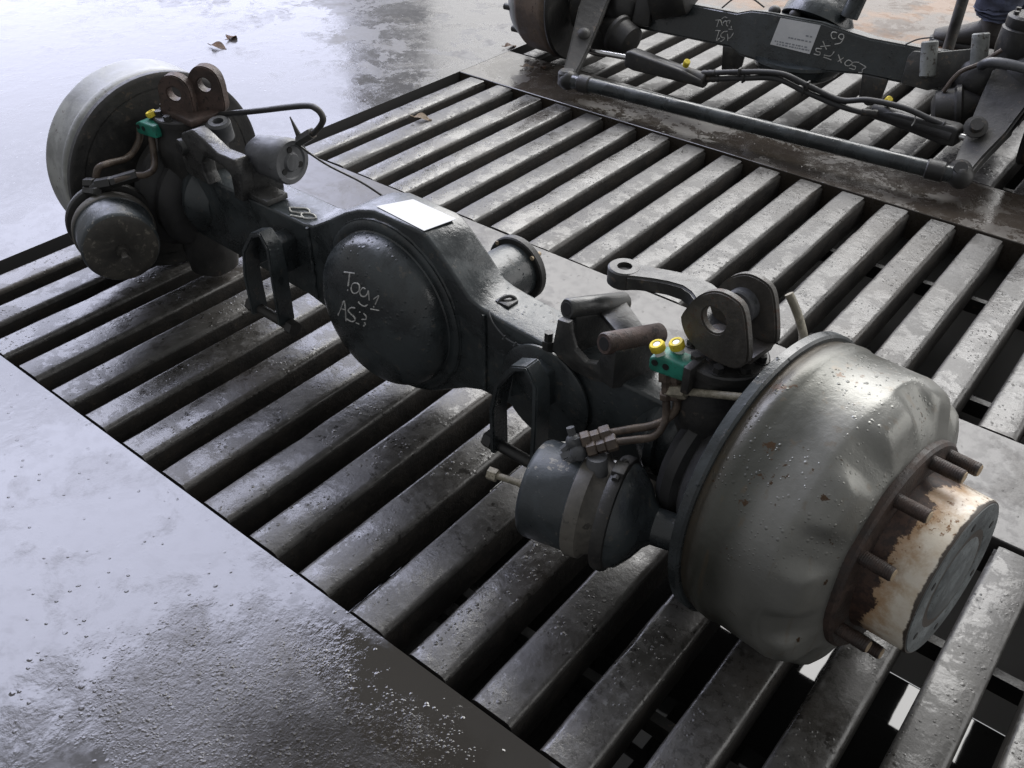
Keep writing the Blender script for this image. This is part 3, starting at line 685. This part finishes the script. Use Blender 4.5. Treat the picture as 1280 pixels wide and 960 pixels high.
# brake chambers: axis from inner end towards the drum
def chamber(p0, p1, parent, far=False):
    p0, p1 = Vector(p0), Vector(p1); d = (p1-p0).normalized()
    g = G(); g.lathe([(.02, .0), (.02, .14), (.06, .17), (.04, .22), (.0, .46), (.015, .54), (.05, .60), (.10, .625), (.62, .635), (.63, .65), (.66, .65)], p0, d, 56)
    c = g.obj('brake_chamber', CHAM, parent)
    if far:
        g = G(); g.lathe([(-.006, .15), (-.018, .30), (-.012, .46), (.004, .535), (.03, .585)], p0, d, 56); g.obj('chamber_cap', CAPB, c)
    g = G(); g.lathe([(.64, .655), (.67, .675), (.82, .665), (.86, .60), (.96, .56), (1.04, .56)], p0, d, 56); g.obj('chamber_casting', CHAMB, c)
    g = G(); g.lathe([(1.00, .60), (1.02, .70), (1.06, .72), (1.13, .72), (1.17, .70), (1.19, .62)], p0, d, 56); g.obj('clamp_ring', BLK2, c)
    g = G(); g.lathe([(1.17, .66), (1.28, .62), (1.42, .46), (1.52, .30), (1.60, .23), (2.05, .22), (2.2, .26)], p0, d, 40); g.obj('chamber_neck', BLK, c)
    n = d.cross(Vector((0, 0, 1))).normalized(); g = G()
    for a, q in ((1.1, -1), (1.1, 1)):
        b = p0+d*a+Vector((0, 0, -.70 if q < 0 else .70)); g.box(b, (.16, .22, .13), d, n, .02); g.cyl(b-n*.18, b+n*.18, .045, seg=8)
    for x_ in (0,): pieces(g, 'clamp_bolt', BLK2, c)
    return c, d
ch_n, dnr = chamber((9.86, -1.54, 1.30), (10.88, -1.26, 1.30), kn_n)
g = G(); g.cyl((9.72, -1.58, 1.27), (9.36, -1.68, 1.27), .045, seg=10); g.cyl((9.40, -1.67, 1.27), (9.28, -1.70, 1.27), .085, seg=6); g.cyl((9.86, -1.54, 1.28), (9.70, -1.585, 1.275), .06, seg=10); g.obj('release_bolt', PIPEL, ch_n)
ch_f, dfr = chamber((1.40, -1.93, 1.60), (.58, -1.60, 1.60), kn_f, True)
q = Vector((1.40, -1.93, 1.60)); g = G(); g.cyl(q+dfr*.05, q-dfr*.16, .10, seg=6); g.cyl(q-dfr*.14, q-dfr*.34, .05, seg=10); g.cyl(q-dfr*.30+Vector((0, 0, -.02)), q-dfr*.40+Vector((0, 0, -.02)), .085, seg=6); g.obj('release_bolt', CAPB, ch_f)
# near fittings and pipes
def fitting(g, a, b, r, n=6): g.cyl(a, b, r, seg=n, ch=.012)
pA = [(10.93, -.50, 3.05), (11.02, -.55, 2.62), (11.06, -.60, 2.43), (11.03, -.75, 2.27), (10.86, -.95, 2.24), (10.71, -1.10, 2.22), (10.47, -1.32, 2.10)]
pB = [(11.03, -.45, 3.07), (11.13, -.50, 2.65), (11.08, -.55, 2.45), (10.95, -.70, 2.35), (10.78, -.85, 2.30), (10.58, -1.05, 2.25), (10.36, -1.30, 2.16)]
for P_ in (pA, pB):
    g = G(); g.tube(P_[:-1], .048, 10); o = g.obj('brake_pipe', PIPE, kn_n)
    g = G(); a, b = Vector(P_[-2]), Vector(P_[-1]); d = (b-a)
    fitting(g, a-d*.10, a+d*.28, .105); fitting(g, a+d*.28, a+d*.62, .085); fitting(g, a+d*.62, a+d*.95, .105)
    a, b = Vector(P_[0]), Vector(P_[1]); d = b-a; fitting(g, a+d*.05, a+d*.32, .10); fitting(g, a+d*.66, a+d*.86, .085); fitting(g, a+d*.32, a+d*.66, .065)
    pieces(g, 'pipe_nut', PIPE, o)
g = G(); g.tube([(11.02, -.5, 2.79), (11.34, -.5, 2.93), (11.90, -.5, 3.16)], .045, 10, 3); fitting(g, (10.98, -.5, 2.775), (11.22, -.5, 2.875), .09); g.obj('sensor_pipe', PIPEL, kn_n)
g = G()
for c, r in (((10.40, -1.36, 2.06), .11), ((10.30, -1.33, 2.15), .10)):
    g.sphere(c, r); g.cyl(c, Vector(c)+Vector((-.10, -.05, -.16)), r*.6, seg=8); g.cyl(c, Vector(c)+Vector((-.08, .02, .16)), r*.55, seg=6)
g.cyl((10.33, -1.37, 2.02), (10.22, -1.40, 1.92), .07, seg=6); g.cyl((10.62, -1.30, 2.08), (10.66, -1.32, 1.70), .12, .15, seg=16)
g.obj('elbow_fitting', GREYR, ch_n)
# valve block with caps
def valve_block(c, parent, u=(1, 0, 0), sc_=1.0):
    u = Vector(u).normalized(); c = Vector(c); n = Vector((0, 0, 1)).cross(u)
    g = G(); g.prism([(-.24, -.09), (-.20, -.12), (.26, -.10), (.26, .12), (-.12, .12), (-.24, .06)], c-n*.13, u, Vector((0, 0, 1)), n*.26, .03, 3)
    b = g.obj('test_port_block', GREEN, parent)
    g = G()
    for q in (-.055, .065):
        p = c+u*(q*1.15-.10)-n*.128+Vector((0, 0, .02)); g.lathe([(0, .040), (.012, .040), (.012, 0)], p, -n, 14)
    pieces(g, 'port_hole', DARK, b)
    for q in ((-.06, .10) if c.x > 5 else (.10,)):
        p = c+u*(-.14+.16*(q > 0))+n*q+Vector((0, 0, .10)); d = Vector((-.30, -.25, 1)).normalized()
        g = G(); g.cyl(p, p+d*.10, .062, seg=12); k = g.obj('port_collar', WHT if c.x > 5 else BLK2, b)
        g = G(); g.lathe([(.07, .066), (.08, .088), (.14, .092), (.165, .078), (.165, .05), (.15, .045), (.15, 0)], p, d, 14); g.obj('port_cap', YEL, k)
        if c.x > 5: g = G(); g.lathe([(.149, .046), (.158, .04), (.158, 0)], p, d, 12); g.obj('port_seal', WHT, k)
    return b
valve_block((10.98, -.46, 3.14), kn_n, (1, .10, .0))
valve_block((.62, -.50, 3.04), kn_f, (1, .10, 0))
g = G(); g.box((11.24, -.44, 3.10), (.10, .34, .36), bevel=.02); g.obj('block_bracket', BLK2, kn_n)
# far pipes
for P_ in ([(.24, -.5, 2.95), (.27, -.6, 2.72), (.34, -.9, 2.55), (.41, -1.3, 2.60), (.41, -1.5, 2.57), (.36, -1.6, 2.28)], [(.57, -.5, 2.95), (.69, -.6, 2.65), (.96, -.8, 2.52), (1.01, -1.0, 2.48), (.93, -1.2, 2.50), (.80, -1.45, 2.46)]):
    g = G(); g.tube(P_, .058, 10); g.obj('brake_pipe', PIPE, kn_f)
g = G(); fitting(g, (.95, -1.12, 2.50), (.72, -1.50, 2.42), .10); fitting(g, (.74, -1.48, 2.42), (.52, -1.64, 2.36), .115); fitting(g, (.50, -1.66, 2.40), (.30, -1.72, 2.36), .09)
g.sphere((.52, -1.66, 2.32), .12); fitting(g, (.66, -1.72, 2.32), (.30, -1.75, 2.24), .085); g.cyl((.55, -1.66, 2.30), (.55, -1.66, 2.05), .10, seg=12); g.obj('elbow_fitting', BLK2, ch_f)
g = G(); g.tube([(1.10, .28, 3.14), (1.32, .3, 3.20), (2.6, .3, 3.62), (3.80, .3, 4.02), (4.12, .3, 4.06), (4.25, .3, 3.96), (4.18, .3, 3.82), (3.95, .3, 3.62), (3.60, .30, 3.44)], .048, 10); bl = g.obj('brake_line', BLK2, kn_f)
g = G(); fitting(g, (3.95, .3, 3.63), (3.60, .3, 3.40), .09); g.cyl((3.62, .3, 3.46), (3.50, .26, 3.78), .05, .01, seg=8); g.obj('pipe_nut', TOPG, bl)
g = G(); g.tube([(3.50, .28, 3.36), (3.9, .5, 3.05), (4.25, .9, 2.7), (4.35, 1.3, 2.3)], .018, 6); g.obj('thin_wire', BLK2, bl)
# far clevis ears
def ear(base, tilt, r, mt, hole):
    P = [(a*.96, b*.90) for a, b in [(-.27, .0), (-.30, .42), (-.27, .66), (-.12, .84), (.10, .86), (.27, .72), (.32, .40), (.26, .0)]]; P = smooth_poly(P, 4)
    u = Vector((math.cos(tilt), math.sin(tilt), 0)); w_ = Vector((-u.y, u.x, 0))*.20
    g = G(); g.join(hole_plate(P, base, u, (0, 0, 1), w_, (0, .47), .12)); return g
ec = ear((.98, -.16, 3.14), .5, 0, RUST, 1).obj('kingpin_clevis', RUST, kn_f)
ear((1.32, .22, 3.27), .5, 0, RUST, 1).obj('clevis_plate', RUST, ec)
g = G(); g.box((1.15, .08, 3.26), (.72, .70, .12), bevel=.03); g.obj('clevis_web', RUST, ec)
g = G(); g.lathe([(0, .15), (.02, .20), (.30, .20), (.34, .16), (.34, .09), (.22, .08), (.22, 0)], (1.78, .10, 2.98), (.1, -.15, 1), 24); g.obj('kingpin_nut', GREYR, ec)

# ------------------------------------------------------------------ second axle behind (rolled so that its top faces the camera)
ax2 = empty('truck_axle', (-1.6, 18.2, 0), .09)
tag(ax2, 'black steering axle in the background with tie rod, hoses and chalked face with white label', 'axle')
fv = Vector((0, .235, .972)); fn = Vector((0, -.972, .235)); fo = Vector((0, -.165, 1.675))
def bulge(t):
    P = [(0, 0), (4.75, 0), (5.15, .16), (5.6, .20), (7.0, .20), (7.5, .10), (8.2, 0), (12, 0)]
    for (a, b), (c, d) in zip(P, P[1:]):
        if a <= t <= c: return b+(d-b)*(t-a)/(c-a)
    return 0
def face(t, y): return fo+Vector((t, 0, 0))+fv*y+fn*bulge(t)
tt = [1.0, 3.0, 4.75, 5.15, 5.6, 7.0, 7.5, 8.2, 10, 11.2]
g = G(); b2 = bmesh.new(); rings = []
for t in tt:
    hw = .43+.16*bulge(t)/.2; dp = 1.15+2*bulge(t)
    rings.append([b2.verts.new(face(t, -hw)), b2.verts.new(face(t, hw)), b2.verts.new(face(t, hw)-fn*dp), b2.verts.new(face(t, -hw)-fn*dp)])
for A, B in zip(rings, rings[1:]):
    for k in range(4): b2.faces.new((A[k], A[(k+1) % 4], B[(k+1) % 4], B[k]))
b2.faces.new(rings[0]); b2.faces.new(rings[-1]); bmesh.ops.recalc_face_normals(b2, faces=b2.faces)
bmesh.ops.bevel(b2, geom=[e for e in b2.edges if e.calc_face_angle(0) > .9], offset=.05, segments=3, affect='EDGES')
g.join(b2); beam2 = g.obj('beam', BLK, ax2, 30)
g = G(); g.prism([(5.98, .515), (7.015, .52), (6.935, -.18), (5.885, -.14)], fo+fn*.205, (1, 0, 0), fv, fn*.006); lab2 = g.obj('label', LAB, ax2); tag(lab2, label='white paper label with faint grey print')
g = G()
for y, x0, x1 in ((-.04, 5.98, 6.86), (-.10, 6.05, 6.90), (.10, 6.30, 6.90), (.22, 6.72, 6.90)):
    x = x0
    while x < x1:
        L_ = random.uniform(.03, .09); g.prism([(x, y-.018), (min(x+L_, x1), y-.016), (min(x+L_, x1), y+.018), (x, y+.016)], fo+fn*.2115, (1, 0, 0), fv, fn*.002); x += L_+random.uniform(.015, .04)
g.obj('label_print', INK, lab2)
ck = [[(8.177, -0.384), (8.262, -0.373), (8.256, -0.301), (8.318, -0.237), (8.238, -0.204), (8.148, -0.177)], [(8.131, -0.158), (7.999, -0.183), (7.985, -0.253), (8.072, -0.27), (8.069, -0.338), (7.938, -0.33)], [(7.962, -0.179), (7.872, -0.152), (7.81, -0.22), (7.84, -0.281), (7.921, -0.277), (7.972, -0.211), (7.962, -0.179)], [(7.599, -0.07), (7.724, -0.248)], [(7.744, -0.12), (7.636, -0.231)], [(7.488, -0.017), (7.428, -0.136), (7.275, -0.142)], [(7.276, -0.187), (7.478, -0.221)], [(7.188, -0.012), (7.06, -0.025), (7.078, -0.089), (7.165, -0.096), (7.161, -0.164), (7.033, -0.159)], [(7.158, 0.172), (7.294, -0.004)], [(7.359, 0.098), (7.138, 0.034)], [(7.622, 0.323), (7.589, 0.394), (7.508, 0.391), (7.493, 0.322), (7.576, 0.282), (7.611, 0.321), (7.576, 0.204), (7.451, 0.148)], [(7.431, 0.41), (7.335, 0.415), (7.309, 0.344), (7.368, 0.266), (7.443, 0.291)],
      [(4.222, 0.153), (4.361, 0.187)], [(4.317, 0.174), (4.301, 0.005)], [(4.36, 0.192), (4.441, 0.061)], [(4.389, 0.217), (4.456, 0.275), (4.529, 0.262)], [(4.45, 0.114), (4.471, 0.17), (4.539, 0.181), (4.548, 0.1), (4.603, 0.068)], [(4.547, 0.193), (4.623, 0.216), (4.618, 0.143)], [(4.684, 0.093), (4.705, 0.035)], [(4.631, 0.006), (4.746, 0.011)], [(4.285, -0.091), (4.428, -0.071)], [(4.388, -0.078), (4.375, -0.327), (4.45, -0.25)], [(4.624, -0.057), (4.524, -0.08), (4.463, -0.164), (4.49, -0.222), (4.585, -0.226), (4.536, -0.308), (4.482, -0.328)], [(4.633, -0.113), (4.67, -0.211), (4.682, -0.281)], [(4.664, -0.212), (4.74, -0.187), (4.795, -0.063)]]
g = G()
for sub in (ck[:12], ck[12:]):
    g = G()
    for st in sub: g.tube([face(t, y)+fn*.006 for t, y in st], .012, 5, 4 if len(st) > 2 else 0)
    g.obj('chalk_writing', CHALK, beam2)
# bowl cover below, pinion housing above
g = G(); pr = [(0, 1.20)]
for k in range(1, 15):
    x = math.cos(math.pi/2*k/14); pr.append((.62*(max(0, 1-x**2.6))**(1/2.6), 1.18*x if k < 14 else 0))
g.lathe([(0, 1.24), (.08, 1.26), (.12, 1.2)], (6.45, .42, 1.30), (0, .05, -1), 56); g.lathe(pr, (6.45, .42, 1.24), (0, .05, -1), 56); g.obj('cover_bowl', BLK, ax2)
g = G(); g.lathe([(0, .95), (.25, .92), (.5, .75), (.66, .60), (.8, .57), (1.3, .52), (1.34, .60), (1.5, .60), (1.5, 0)], (6.55, .95, 1.85), (.12, .55, .85), 44); hs = g.obj('pinion_housing', BLK, ax2)
g = G(); g.cyl((7.45, .55, 2.3), (7.72, .85, 3.8), .22, seg=20); g.obj('drive_shaft', BLK, hs)
g = G()
for t in (5.55, 6.1): g.sphere((t+.05, .35, 2.18), .16, 1, 1, .9)
pieces(g, 'housing_nut', BLK2, hs)
# left drum
def drum2(C, axis):
    g = G(); g.lathe([(.05, 1.5), (.05, 1.70), (.15, 1.74), (.30, 1.74), (.42, 1.68), (1.05, 1.66), (1.15, 1.62), (1.20, 1.55)], C, axis, 72); d = g.obj('brake_drum', DRUMR, ax2)
    g = G(); g.lathe([(1.19, 1.56), (1.26, 1.54), (1.50, 1.38), (1.62, 1.15), (1.66, .8), (1.66, 0)], C, axis, 72); g.obj('drum_face', DRUMF, d)
    ax = Vector(axis); u = ax.cross(Vector((0, 0, 1))).normalized()
    for k in range(10):
        th = k*math.pi/5+.2; p = Vector(C)+ax*1.50+(u*math.cos(th)+Vector((0, 0, 1))*math.sin(th))*1.34; g = G(); g.cyl(p-ax*.05, p+ax*.16, .09, seg=10); g.obj('wheel_stud', BLK2, d)
    g = G(); g.lathe([(-.02, 0), (-.02, 1.72), (.05, 1.76), (.10, 1.74)], C, axis, 64); g.obj('backing_plate', BLK2, d)
drum2((0, 0, 1.74), (-1, 0, 0)); drum2((12.3, 0, 1.74), (1, 0, 0))
for K, out in ((.85, -1), (11.45, 1)):
    g = G(); g.lathe([(0, .4), (.2, .5), (.9, .46), (1.5, .40), (2.2, .48), (2.6, .46), (2.7, .3)], (K, 0, .3), (0, 0, 1), 32); g.lathe([(0, .7), (.5, .95), (.6, .95)], (K, 0, 1.74), (out, 0, 0), 36); g.sphere((K-.55*out, .1, 1.6), .75, .9, .9, .9); g.obj('steering_knuckle', BLK2, ax2)
# steering arms down to the tie rod
def bar_path(g, pts, wd, th, up):
    C = [Vector(p) for p in pts]; n = len(C); b2 = bmesh.new(); rg = []
    for i, c in enumerate(C):
        d = (C[min(i+1, n-1)]-C[max(i-1, 0)]).normalized(); x = d.cross(Vector(up)).normalized(); y = x.cross(d)
        rg.append([b2.verts.new(c+x*wd[i]*a+y*th[i]*b) for a, b in ((-1, -1), (1, -1), (1, 1), (-1, 1))])
    for A, B in zip(rg, rg[1:]):
        for k in range(4): b2.faces.new((A[k], A[(k+1) % 4], B[(k+1) % 4], B[k]))
    b2.faces.new(rg[0]); b2.faces.new(rg[-1]); bmesh.ops.recalc_face_normals(b2, faces=b2.faces)
    bmesh.ops.bevel(b2, geom=[e for e in b2.edges if e.calc_face_angle(0) > .8], offset=.05, segments=2, affect='EDGES'); g.join(b2)
g = G(); bar_path(g, [(.95, -.45, 2.25), (1.08, -1.2, 1.75), (1.22, -1.9, 1.15), (1.34, -2.45, .75), (1.42, -2.85, .52)], [.36, .36, .28, .22, .18], [.12, .13, .13, .14, .14], (0, .5, 1))
g.lathe([(0, .2), (.05, .24), (.35, .24), (.42, .18), (.42, 0)], (1.40, -2.90, .32), (0, 0, 1), 20); g.sphere((1.20, -1.75, 1.28), .22); la = g.obj('steering_arm', BLK2, ax2)
g = G(); bar_path(g, [(11.72, -.50, 2.05), (11.68, -1.1, 1.65), (11.60, -1.8, 1.10), (11.50, -2.4, .72), (11.46, -2.95, .52)], [.56, .52, .42, .28, .20], [.12, .12, .13, .14, .14], (0, .5, 1))
for p in ((11.42, -3.0, .60), (11.34, -1.95, 1.20)): g.lathe([(0, .22), (.06, .25), (.10, .25), (.12, .16), (.24, .14), (.24, 0)], p, (.1, -.7, .7), 18)
ra = g.obj('steering_arm', BLK2, ax2)
g = G(); g.tube([(1.5, -2.95, .50), (1.9, -3.0, .52), (2.3, -3.02, .54), (6.5, -3.12, .56), (10.6, -3.16, .56), (11.0, -3.12, .54), (11.5, -3.05, .52)], .19, 20, 4); tr = g.obj('tie_rod', BLK, ax2)
g = G(); g.cyl((10.75, -3.145, .55), (11.15, -3.11, .54), .23, seg=20, ch=.03); g.sphere((11.48, -3.05, .52), .27); g.obj('tie_rod_end', BLK2, tr)
g = G(); g.cyl((1.85, -3.0, .52), (2.2, -3.02, .53), .23, seg=20, ch=.03); g.sphere((1.48, -2.95, .50), .26); g.obj('tie_rod_end', BLK2, tr)
# steering cylinders with rods and hoses
def cyl2(a, b, r, flat):
    g = G(); a, b = Vector(a), Vector(b); d = (b-a).normalized(); n = d.cross(Vector((0, 0, 1))).normalized()
    g.prism([(0, -.20), (0, .20), (.16, .24), ((b-a).length*.7, .16), ((b-a).length, .07), ((b-a).length, -.12), (.3, -.24)], a-n*.2, d, n.cross(d), n*.4, .06, 3)
    g.cyl(a+d*.1-n*.02, b-n*.02, .21, .19, seg=22, ch=.03); c = g.obj('steering_cylinder', BLK2, ax2)
    return c
cL = cyl2((2.55, -1.68, .96), (4.90, -1.95, .90), .2, 1)
cR = cyl2((11.08, -1.88, .92), (9.0, -1.42, .92), .2, 1)
g = G(); g.cyl((1.25, -1.75, .92), (2.60, -1.68, .95), .075, seg=16); g.obj('piston_rod', CHROME, cL)
g = G(); g.cyl((11.70, -1.95, .92), (11.0, -1.88, .93), .075, seg=16); g.obj('piston_rod', CHROME, cR)
h1 = [(4.81, -1.9, 1.06), (5.74, -1.9, 1.29), (6.75, -1.9, 1.46), (7.47, -1.9, 1.32), (8.29, -1.9, 1.15), (8.92, -1.9, 1.29), (9.74, -1.9, 1.29), (10.4, -1.9, 1.16), (10.96, -1.9, 1.06)]
h2 = [(4.93, -1.9, 0.94), (5.87, -1.9, 1.16), (6.67, -1.9, 1.32), (7.4, -1.9, 1.17), (8.22, -1.9, 1.02), (8.8, -1.9, .98), (9.16, -1.9, 1.02)]
for h_ in (h1, h2):
    g = G(); g.tube(h_, .068, 10); ho = g.obj('hydraulic_hose', RUB, ax2)
    g = G()
    for i in (1, 3):
        p = Vector(h_[i]); g = G(); g.box(p, (.05, .18, .20), bevel=.01); g.obj('hose_tie', BLK2, ho)
    for e, f in ((0, 1), (-1, -2)):
        g = G(); a, b = Vector(h_[e]), Vector(h_[f]); d = (b-a).normalized(); g.lathe([(k*.07, .09 if k % 2 else .075) for k in range(6)]+[(.42, 0)], a-d*.05, d, 12); g.obj('hose_fitting', BLK2, ho)
for t in (4.30, 9.25):
    p = Vector((t, -1.93 if t < 5 else -1.50, 1.16)); g = G(); g.cyl(p, p+Vector((.08, -.10, .16)), .085, seg=10, ch=.02); g.obj('port_cap', YEL, cL if t < 5 else cR)
g = G(); g.tube([(10.02, -1.86, 1.18), (10.05, -1.92, 1.06), (10.02, -1.95, .95)], .014, 5); g.obj('chalk_mark', CHALK, cR)
g = G(); g.tube([(10.9, -.62, 2.12), (11.05, -.80, 2.28), (11.4, -.86, 2.34), (11.9, -.84, 2.30), (12.2, -.7, 2.2)], .11, 12); g.obj('bent_pipe', GREYR, ax2)
g = G(); g.lathe([(0, .2), (.1, .42), (.5, .46), (.55, .52), (.65, .52), (.7, .4), (1.1, .2), (1.4, .16)], (10.15, -.75, .95), (.92, .2, .25), 32); g.obj('brake_chamber', BLK2, ax2)
g = G(); g.tube([(10.3, -.8, 1.45), (10.5, -.7, 1.9), (10.85, -.6, 2.15), (11.2, -.5, 2.5)], .05, 8); g.obj('brake_pipe', PIPE, ax2)
g = G(); g.lathe([(0, .35), (.1, .42), (.3, .42), (.35, .36), (.35, 0)], (11.45, 0, 2.85), (0, 0, 1), 24); g.obj('kingpin_cap', BLK2, ax2)
for th in (.2, 1.4, 2.6, 3.8, 5.0):
    g = G(); g.cyl((11.45+.3*math.cos(th), .3*math.sin(th), 3.18), (11.45+.3*math.cos(th), .3*math.sin(th), 3.27), .06, seg=6); g.obj('cap_bolt', BLK2, ax2)
g = G(); g.lathe([(0, .2), (.1, .42), (.5, .46), (.55, .52), (.65, .52), (.7, .4), (1.1, .2), (1.4, .16)], (2.25, -.8, 1.0), (-.92, .2, .25), 32); g.obj('brake_chamber', BLK2, ax2)
# suspension bracket with two light tubes, left block bracket, hanging lugs
g = G(); g.prism([(9.25, -.42), (9.22, .20), (9.30, .34), (9.80, .40), (10.75, .68), (10.80, .10), (10.2, -.30), (9.9, -.46)], fo+fn*.02, (1, 0, 0), fv, fn*.14, .03); sb2 = g.obj('suspension_bracket', TOPG, ax2)
for a, r in (((9.70, .62), .19), ((10.72, .98), .19)):
    p = fo+Vector((a[0]-.1, 0, 0))+fv*a[1]+fn*.15; g = G(); g.cyl(p, p-fv*.78+Vector((.20, 0, 0)), r, seg=20, ch=.03); g.obj('pivot_tube', PALE, sb2)
g = G(); g.box(face(2.95, .55)+fn*.1, (1.0, .9, .8), (1, .1, .3), (0, .9, .3), .08); g.box(face(2.2, .1)+fn*.12, (.5, .9, .3), (1, .2, 0), (0, .3, 1), .08); g.obj('spring_seat', BLK2, ax2)
for t in (4.9, 8.6):
    g = G(); g.prism([(-.32, 0), (.32, 0), (.26, -.62), (.0, -.74), (-.26, -.62)], Vector((t, -.30, 1.28)), (1, 0, 0), (0, 0, 1), (0, .14, 0), .03); g.lathe([(0, .12), (.03, .14), (.03, .08)], (t, -.32, .72), (0, -1, 0), 18); g.obj('shock_lug', TOPG, ax2)
g = G(); g.tube([(4.3, .0, 2.12), (4.6, .05, 2.40), (5.0, .1, 2.46), (5.4, .1, 2.3)], .022, 6); g.obj('sensor_wire', BLK2, ax2)
g = G(); g.tube([(9.05, .0, 2.08), (9.3, .0, 2.25), (9.62, -.1, 2.38)], .02, 6); g.obj('sensor_wire', BLK2, ax2)

# ------------------------------------------------------------------ steel pole leaning behind the second axle
g = G(); g.tube([(6.95, 24.9, .0), (7.05, 24.6, 4.5), (7.15, 24.3, 9.0)], .16, 16, 2)
tag(g.obj('steel_pole', TOPG), 'slim grey steel pole standing beside the boots behind the rear axle', 'pole')

# ------------------------------------------------------------------ person: only boots and jeans show behind the second axle
per = tag(empty('person', (7.45, 26.7, 0)), 'person in dark work boots and blue jeans standing behind the rear axle', 'person')
def leg(ox, oy, rz, lean):
    rot = Matrix.Rotation(rz, 3, 'Z')
    def T(p): return rot @ Vector(p)+Vector((ox, oy, 0))
    g = G()   # boot: rings from toe to heel then shaft
    rings = [(-1.45, .20, .10, .16), (-1.38, .20, .30, .19), (-1.15, .24, .42, .24), (-.8, .28, .44, .28), (-.45, .36, .41, .36), (-.1, .46, .38, .46), (.25, .50, .36, .48), (.5, .46, .33, .42), (.62, .34, .22, .30)]
    b2 = bmesh.new(); rg = []
    for x, cz, hw, hh in rings:
        rg.append([b2.verts.new(T((x, hw*math.cos(a), max(.02, cz+hh*math.sin(a))))) for a in [2*math.pi*k/16 for k in range(16)]])
    for A, B in zip(rg, rg[1:]):
        for k in range(16): b2.faces.new((A[k], A[(k+1) % 16], B[(k+1) % 16], B[k]))
    b2.faces.new(rg[0]); b2.faces.new(rg[-1]); g.join(b2)
    g.tube([T((.12, 0, .55)), T((.14, 0, 1.0)), T((.16, 0, 1.5))], .40, 16, 3)
    b = g.obj('work_boot', BOOT, per)
    g = G(); g.prism([(-1.47, -.30), (-1.2, -.44), (-.5, -.43), (-.1, -.36), (.55, -.34), (.68, 0), (.55, .34), (-.1, .36), (-.5, .43), (-1.2, .44), (-1.47, .30), (-1.54, 0)], T((0, 0, .0)), rot @ Vector((1, 0, 0)), rot @ Vector((0, 1, 0)), (0, 0, .16), .03); g.obj('boot_sole', RUB, b)
    g = G(); P = [T((.15, 0, .95)), T((.16, 0, 1.15)), T((.14, 0, 1.5)), T((.10, 0, 2.4)), T((.02+lean, 0, 3.8)), T((.1+lean, .02, 5.2)), T((.2+lean, .05, 7.0))]
    g.tube(P, lambda q: .52+.06*math.sin(q*70)*(q < .25)+.32*q, 26, 14); rough_edge(g, .10, 2.6); rough_edge(g, .05, 6.5)
    return b, g
b1, t1 = leg(0, 0, .10, 0); b2_, t2 = leg(.65, 1.05, -.15, -.1)
t1.join(t2.bm); t1.box((.55, .55, 7.3), (1.9, 1.5, 1.2), bevel=.5, seg=4); t1.obj('jeans', JEAN, per)

# ------------------------------------------------------------------ fallen leaves
def leaf(x, y, L_, rz, mt, label, z=.03):
    g = G(); n = 9; b2 = bmesh.new(); mid = []; lf = []; rt = []
    for k in range(n):
        q = k/(n-1); hw = .36*L_*math.sin(math.pi*q)**.8*(1-.25*q); cu_ = .14*L_*math.sin(q*5)
        mid.append(b2.verts.new((L_*(q-.5), 0, z+cu_*.4+.02))); lf.append(b2.verts.new((L_*(q-.5), hw+.002, z+cu_+.10*hw+.03*L_))); rt.append(b2.verts.new((L_*(q-.5), -hw-.002, z+cu_*.6+.22*hw)))
    for k in range(n-1):
        b2.faces.new((mid[k], mid[k+1], lf[k+1], lf[k])); b2.faces.new((rt[k], rt[k+1], mid[k+1], mid[k]))
    bmesh.ops.solidify(b2, geom=b2.faces[:], thickness=.012)
    g.join(b2); g.tube([(-.5*L_, 0, z+.02), (-.72*L_, .05*L_, z+.04)], .012, 5, 0)
    o = g.obj('fallen_leaf', mt); o.location = Vector((x, y, 0))*S; o.rotation_euler = (0, 0, rz)
    tag(o, label, 'leaf', 'fallen leaves'); return o
leaf(-1.88, 11.9, .46, .5, LEAFM, 'pale tan leaf caught in a gap of the middle grating', .02)
leaf(-3.6, 17.6, .40, 1.2, LEAFD, 'orange brown leaf on the wet floor beyond the middle grating corner')
leaf(-10.2, 11.9, .55, .3, LEAFD, 'brown leaf on bright floor behind the far drum, nearer one of a pair')
leaf(-10.6, 12.7, .50, 2.0, LEAFD, 'brown leaf on bright floor behind the far drum, farther one of a pair')
leaf(-2.1, 16.55, .34, .9, LEAFM, 'crumpled tan leaf on the floor strip beside the rear drum, left one')
leaf(-1.75, 16.8, .30, 2.4, LEAFD, 'crumpled brown leaf on the floor strip beside the rear drum, right one')
